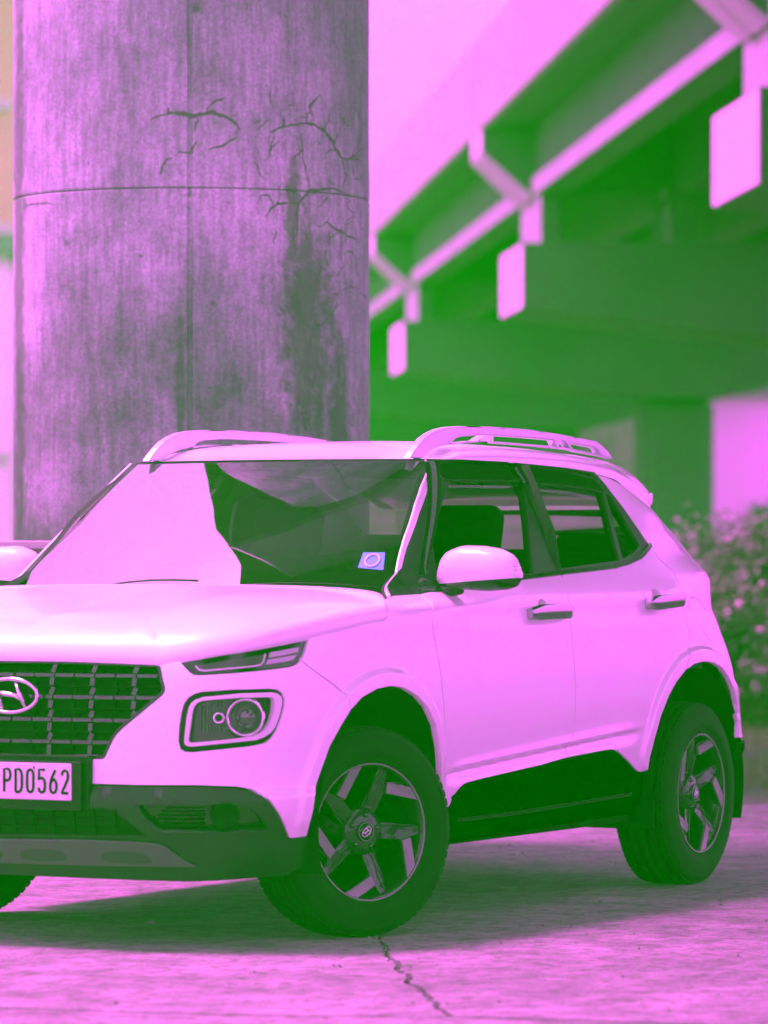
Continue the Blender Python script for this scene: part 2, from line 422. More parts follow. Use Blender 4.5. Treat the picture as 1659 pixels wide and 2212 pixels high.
# outlines of the body panels on the car surface: (arc length from the nose, height) in metres; roof parts: (x, z)
T = {
 'grille': [(-0.0533,0.8822),(0.082,0.8827),(0.2156,0.8821),(0.3642,0.8786),(0.4965,0.8744),(0.5075,0.87),(0.5098,0.8643),(0.5219,0.8227),(0.5295,0.8003),(0.5286,0.789),(0.5231,0.7794),(0.4572,0.7257),(0.396,0.6768),(0.3788,0.6604),(0.3652,0.6409),(0.3448,0.5986),(0.3396,0.5882),(0.3308,0.5832),(0.2364,0.5828),(0.1052,0.5811),(-0.0292,0.58)],
 'slit': [(0.5739,0.8832),(0.5966,0.8611),(0.6118,0.8479),(0.6233,0.842),(0.6393,0.8403),(0.7435,0.8464),(0.9163,0.8594),(0.969,0.8652),(0.9956,0.8746),(1.0129,0.8878),(1.0386,0.9234),(1.0561,0.9472),(1.0525,0.9493),(0.9744,0.9386),(0.8512,0.9233),(0.7145,0.9056)],
 'lamp': [(0.5787,0.639),(0.5812,0.6864),(0.5876,0.7279),(0.5945,0.7517),(0.606,0.768),(0.6245,0.7799),(0.6492,0.7865),(0.7418,0.7922),(0.8726,0.794),(0.9019,0.7905),(0.9184,0.7804),(0.9251,0.7623),(0.922,0.74),(0.9093,0.7075),(0.8898,0.6691),(0.8715,0.6472),(0.8472,0.6328),(0.8014,0.6248),(0.7095,0.6169),(0.6199,0.6081),(0.5973,0.6095),(0.5851,0.6168)],
 'drl_o': [(0.5949,0.6391),(0.6009,0.7043),(0.608,0.7399),(0.6155,0.7547),(0.6278,0.7642),(0.6554,0.7731),(0.7726,0.7834),(0.8794,0.785),(0.8977,0.7816),(0.9114,0.7715),(0.9153,0.758),(0.9058,0.7165),(0.8901,0.684),(0.8647,0.6593),(0.8473,0.6492),(0.8175,0.6409),(0.7096,0.6317),(0.6198,0.6229),(0.6062,0.6243),(0.598,0.6287)],
 'drl_i': [(0.607,0.6421),(0.6133,0.6836),(0.619,0.7281),(0.6243,0.7444),(0.6325,0.7548),(0.6432,0.7601),(0.6616,0.7637),(0.7723,0.7706),(0.8751,0.7707),(0.8841,0.7682),(0.8877,0.7601),(0.8842,0.7318),(0.8724,0.6993),(0.8545,0.6759),(0.8408,0.6642),(0.8112,0.6528),(0.7096,0.6421),(0.6198,0.6345),(0.6107,0.6362)],
 'slit_drl': [(0.6273,0.8671),(0.6389,0.8554),(0.655,0.8524),(0.8256,0.866),(0.8431,0.8693),(0.8548,0.8781),(0.8655,0.9018),(0.8467,0.899),(0.7781,0.8906),(0.6808,0.8761)],
 'slit_ind1': [(0.8875,0.9075),(0.9673,0.9169),(1.0094,0.9214),(1.002,0.9065),(0.9425,0.8984),(0.8807,0.8912)],
 'slit_ind2': [(0.876,0.8853),(0.9951,0.8985),(0.9786,0.8853),(0.9592,0.8803),(0.8647,0.8697)],
 'lens': [(0.8072,0.7109),(0.707,0.7103),(0.7711,0.7113),(0.8483,0.7102)],
 'gap': [(-0.0533,0.8822),(0.082,0.8827),(0.2156,0.8821),(0.3642,0.8786),(0.4965,0.8744),(0.5087,0.8707),(0.5739,0.8832),(0.7145,0.9056),(0.8512,0.9233),(1.0567,0.9493),(1.1338,0.9597),(1.3067,0.9819),(1.3949,0.9909),(1.4765,0.9956),(1.5041,1.0011),(1.5219,1.0184),(1.5361,1.0402),(1.5964,1.0644)],
 'low': [(1.0265,0.3543),(1.0278,0.3383),(1.0053,0.3369),(0.9594,0.3352),(0.92,0.3802),(0.8872,0.4179),(0.8564,0.4532),(0.8331,0.4763),(0.8067,0.4906),(0.7517,0.4992),(0.6324,0.504),(0.448,0.5026),(0.2501,0.5043),(-0.0281,0.5015)],
 'seamBF': [(1.0076,0.8825),(1.0197,0.8707),(1.0867,0.8334),(1.1698,0.7952),(1.2129,0.77)],
 'archF': [(1.2272,0.7216),(1.2975,0.7586),(1.3888,0.7817),(1.4866,0.7888),(1.5775,0.7797),(1.6705,0.7511),(1.74,0.7136),(1.798,0.653),(1.8294,0.5792),(1.8507,0.4992),(1.8728,0.44),(1.9123,0.3849)],
 'archFl': [(1.03,0.3458),(1.0192,0.3847),(1.0238,0.4601),(1.0674,0.5431),(1.1066,0.612),(1.1689,0.6744)],
 'doorF': [(1.9056,1.0782),(1.8792,1.0546),(1.8343,1.0073),(1.8311,0.9775),(1.8544,0.8944),(1.865,0.852),(1.8768,0.7883),(1.8893,0.6929),(1.8956,0.6292),(1.8682,0.5249),(1.8827,0.4448),(1.8925,0.4178),(1.92,0.3899)],
 'doorM': [(2.8878,1.1442),(2.8991,1.1378),(2.9162,1.1026),(2.9168,1.0771),(2.9093,1.0214),(2.8937,0.9643),(2.8974,0.8354),(2.9046,0.7318),(2.8904,0.6288),(2.8665,0.566),(2.8651,0.5086)],
 'doorR': [(3.8148,1.2404),(3.8237,1.1933),(3.9043,1.1476),(3.9001,1.0954),(3.8569,1.0368),(3.8715,0.9543),(3.8926,0.8984),(3.8443,0.849),(3.8031,0.7996)],
 'doorbotF': [(1.9288,0.3777),(1.9509,0.4069),(2.0018,0.4227),(2.0289,0.4385),(2.051,0.4482),(2.08,0.4554),(2.2073,0.4642),(2.655,0.4901)],
 'doorbotR': [(2.4467,0.4811),(2.8647,0.5086),(3.1685,0.5209),(3.2113,0.5208),(3.2492,0.5156),(3.2895,0.5022),(3.3656,0.47),(3.4293,0.4403),(3.4502,0.4323),(3.4679,0.4305),(3.4975,0.4355)],
 'archR': [(3.4975,0.4355),(3.5025,0.4821),(3.5336,0.5544),(3.5818,0.6289),(3.6477,0.6979),(3.7151,0.7455),(3.7959,0.7859),(3.88,0.8072),(3.9837,0.8138),(4.0741,0.8063),(4.1495,0.7866),(4.2097,0.7553),(4.2785,0.6997),(4.3223,0.6473),(4.335,0.5843),(4.3073,0.523)],
 'bottomR': [(4.3073,0.523),(4.3553,0.5198)],
 'rocker': [(2.0079,0.2591),(2.7163,0.272),(2.505,0.2692),(2.863,0.2755),(3.2202,0.2813)],
 'belt': [(1.6932,1.0745),(1.8772,1.0783),(1.9813,1.0844),(2.1443,1.0981),(2.6342,1.1258),(3.0286,1.1445),(3.1641,1.1502),(3.4217,1.1624),(3.5514,1.1754),(3.6701,1.1947),(3.7575,1.2224),(3.8081,1.2392)],
 'ghtop': [(3.7942,1.2488),(3.7775,1.2801),(3.7296,1.3725),(3.6939,1.4292),(3.676,1.4646),(3.6547,1.4928),(3.6489,1.5041),(3.4976,1.5132),(3.3475,1.5218),(3.2539,1.5239),(3.1016,1.528),(2.8107,1.5297),(2.5299,1.5245),(2.4115,1.5216),(2.2823,1.4505),(2.1238,1.3409),(1.9873,1.2241),(1.9216,1.1601)],
 'strip': [(2.3684,1.5164),(2.2166,1.4365),(2.1284,1.3767),(2.0617,1.3178),(2.0095,1.2723),(1.8808,1.145),(1.6798,1.0761)],
 'paneF': [(2.1594,1.2762),(2.3271,1.3952),(2.5176,1.4942),(2.5609,1.505),(2.6179,1.5088),(3.0417,1.5121),(3.0463,1.5035),(3.0012,1.4546),(2.7442,1.1414),(2.3094,1.1298),(2.1069,1.1306),(2.1194,1.1564)],
 'paneR': [(3.1133,1.4978),(3.416,1.4889),(3.5356,1.4802),(3.608,1.4742),(3.6347,1.4569),(3.6162,1.4211),(3.5447,1.3002),(3.4931,1.186),(3.4616,1.1836),(3.1849,1.169),(2.9303,1.1543),(2.9431,1.1593),(3.0232,1.3315),(3.0807,1.4558)],
 'paneQ': [(3.6407,1.4249),(3.6688,1.4181),(3.6893,1.3365),(3.7177,1.2401),(3.6915,1.2265),(3.6282,1.2088),(3.5268,1.1905),(3.5768,1.3074)],
 'fuel': [(3.9354,1.0244),(3.9613,1.0419),(4.0155,1.0495),(4.063,1.0394),(4.1862,0.9974),(4.2124,0.9426),(4.2012,0.902),(4.1636,0.8858),(4.1069,0.8939),(4.0222,0.9347),(3.9646,0.9838)],
 'flareF': [(0.9762,0.4622),(1.0214,0.5399),(1.0609,0.6261),(1.1151,0.6921),(1.2081,0.7676),(1.3089,0.8132),(1.4031,0.834),(1.5165,0.839),(1.6437,0.823),(1.7397,0.7919),(1.8083,0.7428),(1.8226,0.6847),(1.846,0.6207)],
 'skid': [(-0.0359,0.3284),(0.2459,0.3336),(0.4438,0.331),(0.5128,0.3255),(0.537,0.3156),(0.5662,0.2916),(0.6026,0.2687),(0.625,0.2602),(0.3667,0.2571),(-0.0534,0.2555)],
 'skidh1': [(0.037,0.3017),(0.171,0.3021),(0.1899,0.2922),(0.2066,0.2681),(0.0278,0.2643)],
 'skidh2': [(0.3181,0.3019),(0.4467,0.303),(0.4711,0.2931),(0.4994,0.2661),(0.3216,0.267)],
 'fog': [(0.4548,0.4412),(0.7359,0.4469),(0.7831,0.436),(0.8152,0.4142),(0.8469,0.3829),(0.8617,0.3659),(0.845,0.3628),(0.5296,0.3641),(0.5058,0.3729),(0.4774,0.3996),(0.4604,0.4234)],
 'fogc': [(0.7183,0.413),(0.7369,0.4128)],
 'lgrille': [(-0.0178,0.418),(0.2473,0.4279),(0.3402,0.4343),(0.3721,0.4247),(0.4024,0.4043),(0.437,0.3747),(0.4718,0.351),(-0.0331,0.3409)],
 'bbot': [(-0.0616,0.2253),(0.2914,0.2212),(0.6259,0.2153),(0.8566,0.2139),(1.0002,0.2206),(1.0555,0.2793)],
 'handF': [(2.5721,1.0031),(2.8814,1.0074),(2.7286,1.0249)],
 'handR': [(3.5394,1.0297),(3.8204,1.0388),(3.673,1.0518)],
 'gv': [(0.154,0.7704),(0.298,0.7723),(0.4414,0.7738),(0.0049,0.7682),(0.1401,0.8383),(0.1506,0.7006),(0.1532,0.6308),(0.144,0.8043),(0.229,0.7714)],
 'qtop': [(3.6536,1.4966),(3.7491,1.4813),(3.8588,1.4523),(3.9807,1.4147),(4.0731,1.3798)],
 'rail': [(-0.846,1.53),(-0.915,1.531),(-0.927,1.526),(-0.991,1.555),(-1.065,1.572),(-1.158,1.584),(-1.467,1.597),(-2.002,1.59),(-2.134,1.584),(-2.186,1.578),(-2.373,1.568),(-2.483,1.56),(-2.442,1.585),(-2.39,1.605),(-2.339,1.62),(-2.019,1.639),(-1.758,1.649),(-1.443,1.651),(-1.245,1.647),(-1.139,1.641),(-1.065,1.632),(-1.006,1.618),(-0.955,1.6),(-0.911,1.576),(-0.875,1.552)],
 'railo1': [(-1.158,1.585),(-1.173,1.595),(-1.19,1.603),(-1.229,1.61),(-1.366,1.618),(-1.467,1.62),(-1.758,1.619),(-1.973,1.615),(-2.002,1.59),(-1.758,1.595),(-1.467,1.597),(-1.29,1.597)],
 'railo2': [(-2.039,1.613),(-2.067,1.612),(-2.118,1.588),(-2.012,1.59)],
 'railo3': [(-2.109,1.608),(-2.228,1.602),(-2.33,1.597),(-2.356,1.588),(-2.369,1.574),(-2.27,1.58),(-2.137,1.588)],
 'roofedge': [(-0.769,1.518),(-0.907,1.521),(-1.296,1.529),(-1.592,1.528),(-1.963,1.519),(-2.182,1.506),(-2.397,1.484),(-2.572,1.434),(-2.696,1.385)],
 'fin': [(-2.347,1.623),(-2.376,1.63),(-2.446,1.651),(-2.509,1.652),(-2.511,1.626)],
 'spoil': [(-2.354,1.5),(-2.435,1.563),(-2.558,1.542),(-2.667,1.519),(-2.734,1.496),(-2.789,1.469),(-2.831,1.432),(-2.844,1.402),(-2.853,1.38),(-2.725,1.418),(-2.6,1.456),(-2.476,1.485)],
}
# ================================================================== ground
def noise_mat(name, build, rough=.85):
    m = bpy.data.materials.new(name); m.use_nodes = True; n = m.node_tree.nodes; L = m.node_tree.links
    b = n['Principled BSDF']; b.inputs['Roughness'].default_value = rough; b.inputs['Specular IOR Level'].default_value = .3
    build(n, L, b); return m
def N(n, L, kind, **kw):
    x = n.new(kind)
    for k, v in kw.items():
        if k.startswith('i_'): x.inputs[int(k[2:]) if k[2:].isdigit() else k[2:]].default_value = v
        else: setattr(x, k, v)
    return x
def ramp(n, els, interp='LINEAR'):
    r = n.new('ShaderNodeValToRGB'); r.color_ramp.interpolation = interp
    while len(r.color_ramp.elements) < len(els): r.color_ramp.elements.new(.5)
    for e, (p, c) in zip(r.color_ramp.elements, els): e.position = p; e.color = (*c, 1) if len(c) == 3 else c
    return r
def mathn(n, L, op, a, b=None, c=None, clamp=False):
    x = n.new('ShaderNodeMath'); x.operation = op; x.use_clamp = clamp
    for i, v in enumerate((a, b, c)):
        if v is None: continue
        if isinstance(v, (int, float)): x.inputs[i].default_value = v
        else: L.new(v, x.inputs[i])
    return x.outputs[0]
def mixc(n, L, fac, a, b, mode='MIX'):
    x = n.new('ShaderNodeMix'); x.data_type = 'RGBA'; x.blend_type = mode
    if isinstance(fac, (int, float)): x.inputs[0].default_value = fac
    else: L.new(fac, x.inputs[0])
    for i, v in ((6, a), (7, b)):
        if isinstance(v, tuple): x.inputs[i].default_value = (*v, 1)
        else: L.new(v, x.inputs[i])
    return x.outputs[2]
def noise_n(n, L, vec, scale, detail=8, rough=.6, dist=0.):
    x = n.new('ShaderNodeTexNoise'); x.inputs['Scale'].default_value = scale; x.inputs['Detail'].default_value = detail; x.inputs['Roughness'].default_value = rough; x.inputs['Distortion'].default_value = dist
    L.new(vec, x.inputs['Vector']); return x.outputs[0]
def mapping(n, L, vec, scale=(1, 1, 1), rot=(0, 0, 0)):
    x = n.new('ShaderNodeMapping'); x.inputs['Scale'].default_value = scale; x.inputs['Rotation'].default_value = rot; L.new(vec, x.inputs[0]); return x.outputs[0]
def b_ground(n, L, b):
    tc = n.new('ShaderNodeTexCoord'); v = tc.outputs['Object']
    big = noise_n(n, L, v, .9, 6); mid = noise_n(n, L, mapping(n, L, v, (1, 1, 1)), 5, 8, .65); fine = noise_n(n, L, v, 90, 6, .7)
    fin2 = noise_n(n, L, v, 17, 10, .80)
    c = ramp(n, [(.3, (.135, .13, .125)), (.7, (.36, .35, .335))]); L.new(mid, c.inputs[0])
    c2 = ramp(n, [(.34, (.55, .55, .55)), (.66, (1.2, 1.2, 1.2))]); L.new(fine, c2.inputs[0])
    col = mixc(n, L, .9, c.outputs[0], c2.outputs[0], 'MULTIPLY')
    c3 = ramp(n, [(.34, (.58, .58, .58)), (.58, (1, 1, 1))]); L.new(big, c3.inputs[0]); col = mixc(n, L, .8, col, c3.outputs[0], 'MULTIPLY')
    # worn hollows where the top skin has scaled off
    c4 = ramp(n, [(.40, (.30, .28, .26)), (.50, (1, 1, 1))]); L.new(fin2, c4.inputs[0]); col = mixc(n, L, .9, col, c4.outputs[0], 'MULTIPLY')
    vo = n.new('ShaderNodeTexVoronoi'); vo.inputs['Scale'].default_value = 7; L.new(v, vo.inputs[0])
    c5 = ramp(n, [(.035, (.15, .14, .13)), (.06, (1, 1, 1))]); L.new(vo.outputs['Distance'], c5.inputs[0]); col = mixc(n, L, .8, col, c5.outputs[0], 'MULTIPLY')
    L.new(col, b.inputs['Base Color'])
    h = mathn(n, L, 'ADD', fin2, mathn(n, L, 'MULTIPLY', fine, .4)); bp = n.new('ShaderNodeBump'); bp.inputs['Strength'].default_value = .8; bp.inputs['Distance'].default_value = .014
    L.new(h, bp.inputs['Height']); L.new(bp.outputs[0], b.inputs['Normal'])
M['road'] = noise_mat('worn_concrete', b_ground)
def b_dirt(n, L, b):
    tc = n.new('ShaderNodeTexCoord'); v = tc.outputs['Object']; a = noise_n(n, L, v, 1.2, 8, .7); f = noise_n(n, L, v, 14, 8, .75)
    c = ramp(n, [(.38, (.03, .05, .02)), (.5, (.06, .07, .04)), (.62, (.15, .13, .11))]); L.new(a, c.inputs[0])
    c2 = ramp(n, [(.3, (.5, .5, .5)), (.7, (1.3, 1.3, 1.3))]); L.new(f, c2.inputs[0]); L.new(mixc(n, L, 1., c.outputs[0], c2.outputs[0], 'MULTIPLY'), b.inputs['Base Color'])
    bp = n.new('ShaderNodeBump'); bp.inputs['Strength'].default_value = 1; bp.inputs['Distance'].default_value = .05; L.new(f, bp.inputs['Height']); L.new(bp.outputs[0], b.inputs['Normal'])
M['dirt'] = noise_mat('dirt_verge', b_dirt)
def struct(o): o['kind'] = 'structure'; return o
struct(from_py('ground', [(-900, -900, -.13), (900, -900, -.13), (900, 900, -.13), (-900, 900, -.13)], [(0, 1, 2, 3)], M['dirt']))
PV = lambda dep, lat: tuple(P3(dep, lat, 0)[:2])
crk = [(-1.2, .1), (-.45, .52), (.092, .901), (.401, 1.082), (.60, 1.19), (.791, 1.327), (.98, 1.42), (1.158, 1.551), (1.30, 1.62), (1.445, 1.727), (1.662, 1.866), (1.80, 1.96), (1.921, 2.032), (2.08, 2.146)]
jnt = [(2.08, 2.146), (2.036, 2.292), (2.009, 2.466), (1.983, 2.663), (1.5, 5.0), (.9, 8.0)]
far_l = PV(21.3, -14); far_r = PV(21.3, 14); near_l = PV(2, -14); near_r = PV(2, 14)
random.seed(3)
def jag(pts, amp, st=.03):
    o = []
    for a, b in zip(pts, pts[1:]):
        d = math.hypot(b[0]-a[0], b[1]-a[1]); k = max(1, int(d/st)) if d < 3 else 6
        for t in range(k):
            o.append((a[0]+(b[0]-a[0])*t/k+random.uniform(-amp, amp), a[1]+(b[1]-a[1])*t/k+random.uniform(-amp, amp)))
    o.append(pts[-1]); return o
def shift(pts, dx, dy): return [(x+dx, y+dy) for x, y in pts]
def slab(poly, parent, z=0.):
    V = [(x, y) for x, y in poly]
    r = geometry.delaunay_2d_cdt([Vector(p) for p in V], [(i, (i+1) % len(V)) for i in range(len(V))], [], 1, 1e-6)
    vv = [(p[0], p[1], z) for p in r[0]]; fs = []
    bm = bmesh.new(); bv = [bm.verts.new(p) for p in vv]
    for f in r[2]:
        try: bm.faces.new([bv[i] for i in f])
        except ValueError: pass
    rr = bmesh.ops.extrude_face_region(bm, geom=list(bm.faces))
    for v in [g for g in rr['geom'] if isinstance(g, bmesh.types.BMVert)]: v.co.z -= .115
    return from_bm('slab', bm, M['road'], parent)
road = bpy.data.objects.new('road', None); COL.objects.link(road); road['kind'] = 'structure'
crk_w = [(-6.2, -2.6)]+crk
jc = jag(crk_w, .009)
tail_ = [(2.6, 2.44), (9.0, 6.3)]
# slab left of the crack, right of it, and the one nearest the camera beyond the joint
# directions: crack runs from under the car towards the camera
left_poly = shift(jc, .004, -.008)+[(2.35, 1.2), (2.6, 0), (3.2, -4.0), (3.6, -9), (-7.0, -14.0), far_l]
left_poly = shift(jc, .004, -.008)+[(2.25, 1.75), (2.9, -1.6), (3.5, -6.0), (-6.4, -9.0), (-6.9, -3.0)]
def clipfar(p): return p
right_poly = [(x-.010, y+.016) for x, y in jc]+jag([(2.066, 2.165), (2.02, 2.292), (1.993, 2.466), (1.967, 2.663), (1.5, 5.0)], .004)[1:]+[(-6.0, 9.5), PV(21.3, 8), PV(21.3, 0.2)]
near_poly = jag([(2.10, 2.14), (2.05, 2.292), (2.024, 2.466), (1.998, 2.663), (1.56, 5.0)], .004)+[(9.5, 12.5), (12.5, 6.5), (8, -2), (3.0, -1.6), (2.28, 1.75)]
L_far = PV(21.3, 0.18); L_far2 = PV(21.3, -9)
left_poly = shift(jc[::-1], .004, -.008)+[L_far, L_far2, (3.6, -8.5), (2.95, -1.62), (2.26, 1.74)]
jc0 = jc[0]
right_poly = [(x-.005, y+.009) for x, y in jc[::-1]]+[PV(21.3, .21), PV(21.3, 11), (1.0, 10.0)]+jag([(1.5, 5.0), (1.967, 2.663), (1.993, 2.466), (2.02, 2.292), (2.060, 2.168)], .004)
for p in (left_poly, right_poly, near_poly): slab(p, road)
side_poly = [(1.56+.02, 5.03), (.9, 10), (5, 14), (9.4, 12.6)]
# rubble in the crack
random.seed(9); bm = bmesh.new()
for a, b in zip(crk[1:], crk[2:]):
    d = math.hypot(b[0]-a[0], b[1]-a[1])
    for k in range(int(d*60)):
        t = random.random(); r = random.uniform(.002, .006)
        x = a[0]+(b[0]-a[0])*t+random.gauss(0, .016); y = a[1]+(b[1]-a[1])*t+random.gauss(0, .016)
        on = random.random() < .2
        v_ = bmesh.ops.create_icosphere(bm, subdivisions=1, radius=r)['verts']
        for v in v_: v.co = v.co*random.uniform(.75, 1.2)
        bmesh.ops.translate(bm, vec=(x, y, r*.4 if on else -.02), verts=v_)
g_ = from_bm('gravel', bm, mat('gravel', (.16, .15, .13), .95)); tag(g_, 'loose grit lying in the crack between the concrete slabs', 'gravel', kind='stuff')
bm = bmesh.new()
for k in range(260):
    dp = random.uniform(11.5, 20.5); lt = random.uniform(-2.2, 2.2); q = P3(dp, lt, 0); r = random.choice([.003, .003, .004, .005])
    if -3.2 < q.x < .9 and abs(q.y) < .8: continue
    v_ = bmesh.ops.create_icosphere(bm, subdivisions=1, radius=r)['verts']
    for v in v_: v.co *= random.uniform(.7, 1.2)
    bmesh.ops.translate(bm, vec=(q.x, q.y, r*.5), verts=v_)
g_ = from_bm('pebbles', bm, mat('pebble', (.10, .095, .085), .9)); tag(g_, 'scattered small stones on the concrete round the car', 'pebbles', kind='stuff')
# ================================================================== big round pier
PR = .7341; PD, PLT = 18.2, -.7947
pc_ = P3(PD, PLT, 0)
def b_pier(n, L, b):
    tc = n.new('ShaderNodeTexCoord'); v = tc.outputs['Object']
    sep = n.new('ShaderNodeSeparateXYZ'); L.new(v, sep.inputs[0])
    X, Y, Z = sep.outputs                                        # x: to the right as seen, z: up (the pier's own frame)
    comb = n.new('ShaderNodeCombineXYZ'); L.new(mathn(n, L, 'MULTIPLY', X, 9.), comb.inputs[0]); L.new(mathn(n, L, 'MULTIPLY', Y, 9.), comb.inputs[1]); L.new(mathn(n, L, 'MULTIPLY', Z, .7), comb.inputs[2])
    st = noise_n(n, L, comb.outputs[0], 1.6, 10, .65); st2 = noise_n(n, L, comb.outputs[0], 5.5, 8, .6)
    cl = noise_n(n, L, v, 1.3, 8, .62); pit = noise_n(n, L, v, 17, 10, .7); grain = noise_n(n, L, v, 80, 5, .7)
    c = ramp(n, [(.36, (.20, .20, .215)), (.5, (.34, .335, .375)), (.64, (.52, .505, .56))]); L.new(cl, c.inputs[0])
    s1 = ramp(n, [(.34, (.80, .80, .80)), (.62, (1.06, 1.06, 1.06))]); L.new(st, s1.inputs[0])
    col = mixc(n, L, .9, c.outputs[0], s1.outputs[0], 'MULTIPLY')
    s2 = ramp(n, [(.38, (.72, .73, .72)), (.58, (1.10, 1.10, 1.10))]); L.new(st2, s2.inputs[0]); col = mixc(n, L, .8, col, s2.outputs[0], 'MULTIPLY')
    g = ramp(n, [(.36, (.62, .62, .62)), (.62, (1.15, 1.15, 1.15))]); L.new(grain, g.inputs[0]); col = mixc(n, L, .9, col, g.outputs[0], 'MULTIPLY')
    # algae stains below the ring joint, on the right and along the form seam
    def blob(x0, sx, z0, sz):
        a = mathn(n, L, 'POWER', mathn(n, L, 'DIVIDE', mathn(n, L, 'SUBTRACT', X, x0), sx), 2.)
        d = mathn(n, L, 'POWER', mathn(n, L, 'ABSOLUTE', mathn(n, L, 'DIVIDE', mathn(n, L, 'SUBTRACT', Z, z0), sz)), 3.)
        return mathn(n, L, 'EXPONENT', mathn(n, L, 'MULTIPLY', mathn(n, L, 'ADD', a, d), -1.))
    tot = None
    for a in ((.49, .11, 2.1, .54), (.61, .06, 1.55, .6), (-.01, .032, 1.7, .55), (-.69, .035, 1.9, 2.2), (.43, .035, 2.55, .26)):
        q = blob(*a); tot = q if tot is None else mathn(n, L, 'MAXIMUM', tot, q)
    msk = mathn(n, L, 'MULTIPLY', tot, 1.15)
    sn = mathn(n, L, 'ADD', mathn(n, L, 'MULTIPLY', st, .5), mathn(n, L, 'MULTIPLY', pit, .55))
    thr = mathn(n, L, 'SUBTRACT', mathn(n, L, 'ADD', sn, mathn(n, L, 'MULTIPLY', msk, .27)), .62)
    f = ramp(n, [(.0, (0, 0, 0)), (.16, (1, 1, 1))]); L.new(thr, f.inputs[0])
    col = mixc(n, L, mathn(n, L, 'MULTIPLY', f.outputs[0], .85), col, (.075, .085, .07))
    mo = ramp(n, [(.38, (.76, .77, .76)), (.56, (1.05, 1.05, 1.05))]); L.new(noise_n(n, L, mapping(n, L, v, (1, 1, .6)), 24, 8, .72), mo.inputs[0]); col = mixc(n, L, .85, col, mo.outputs[0], 'MULTIPLY')
    # pits
    p_ = ramp(n, [(.25, (.35, .35, .35)), (.31, (1, 1, 1))]); L.new(noise_n(n, L, v, 12, 3, .5), p_.inputs[0]); col = mixc(n, L, .9, col, p_.outputs[0], 'MULTIPLY')
    # darker towards the foot
    dk = ramp(n, [(.10, (.26, .30, .25)), (1., (1, 1, 1))]); L.new(mathn(n, L, 'ADD', mathn(n, L, 'DIVIDE', mathn(n, L, 'SUBTRACT', Z, 1.15), 1.35), mathn(n, L, 'MULTIPLY', mathn(n, L, 'SUBTRACT', cl, .5), 1.6)), dk.inputs[0])
    col = mixc(n, L, 1., col, dk.outputs[0], 'MULTIPLY')
    L.new(col, b.inputs['Base Color'])
    bp = n.new('ShaderNodeBump'); bp.inputs['Strength'].default_value = .5; bp.inputs['Distance'].default_value = .01; L.new(pit, bp.inputs['Height']); L.new(bp.outputs[0], b.inputs['Normal'])
M['pier'] = noise_mat('pier_concrete', b_pier, .8)
M['crackm'] = mat('crack_dark', (.07, .075, .06), .95)
pier = thing('bridge_pier', 'thick round stained concrete pier with fine cracks standing behind the white car', 'pier', pc_)
pier.rotation_euler = Matrix((VR, VD, Vector((0, 0, 1)))).transposed().to_euler()     # local x = right as seen, -y faces the camera
def drum(z0, z1):
    bm = bmesh.new(); n = 160; seam = .035/PR
    zs = [z0, z0+.002, z0+.008]+[z0+.02+(z1-z0-.04)*k/8 for k in range(1, 8)]+[z1-.006, z1-.001]
    rs = [PR-.006, PR-.003, PR]+[PR]*7+[PR, PR-.004]
    # form seam: a shallow groove 14 px wide seen just right of the middle
    angs = [2*math.pi*k/n for k in range(n)]
    a_s = math.asin((428-414)/9519*17.5/PR)-math.pi/2
    angs = sorted(angs+[a_s % (2*math.pi)+d for d in (-.016, -.008, .008, .016)])
    rings = []
    for z, r in zip(zs, rs):
        ring = []
        for a in angs:
            da = abs((a-a_s+math.pi) % (2*math.pi)-math.pi); rr = r-(.014 if da < .010 else 0)
            ring.append(bm.verts.new((rr*math.cos(a), rr*math.sin(a), z)))
        rings.append(ring)
    m_ = len(angs)
    for a, b in zip(rings, rings[1:]):
        for j in range(m_): bm.faces.new((a[j], a[(j+1) % m_], b[(j+1) % m_], b[j]))
    bm.faces.new(rings[0]); bm.faces.new(rings[-1])
    return from_bm('pier_drum', bm, M['pier'], pier)
ZJ = 2.661
drum(0, ZJ-.0015); drum(ZJ+.0015, 8.2); drum(8.204, 12.0)
def pier_px(x, y):                     # photo position -> point on the pier's face
    X = (x-829.5)/9519; lo = X
    dx = lambda d: X*d-PLT
    d = PD-PR
    for _ in range(20): d = PD-math.sqrt(max(1e-4, PR*PR-(X*d-PLT)**2))
    return Vector((X*d-PLT, d-PD, 1.2+(1201-y)/9519*d))
def crack(px, wd=.0035, sub=3, seed=1):
    random.seed(seed); pts = []
    for a, b in zip(px, px[1:]):
        for t in range(sub): pts.append((a[0]+(b[0]-a[0])*t/sub+random.uniform(-1.6, 1.6), a[1]+(b[1]-a[1])*t/sub+random.uniform(-1.6, 1.6)))
    pts.append(px[-1]); vs = []; fs = []
    for i, p in enumerate(pts):
        q = pier_px(*p); n = Vector((q.x, q.y, 0)).normalized(); a = pier_px(*pts[max(0, i-1)]); b = pier_px(*pts[min(len(pts)-1, i+1)])
        s = (b-a).normalized().cross(n); w_ = wd*random.uniform(.5, 1.4)*(.4+.6*math.sin(math.pi*(i+.6)/(len(pts)+.2)))
        vs += [q+n*.0012+s*w_, q+n*.0012-s*w_]
    for i in range(len(pts)-1): fs.append((2*i, 2*i+1, 2*i+3, 2*i+2))
    return from_py('crack', vs, fs, M['crackm'], pier)
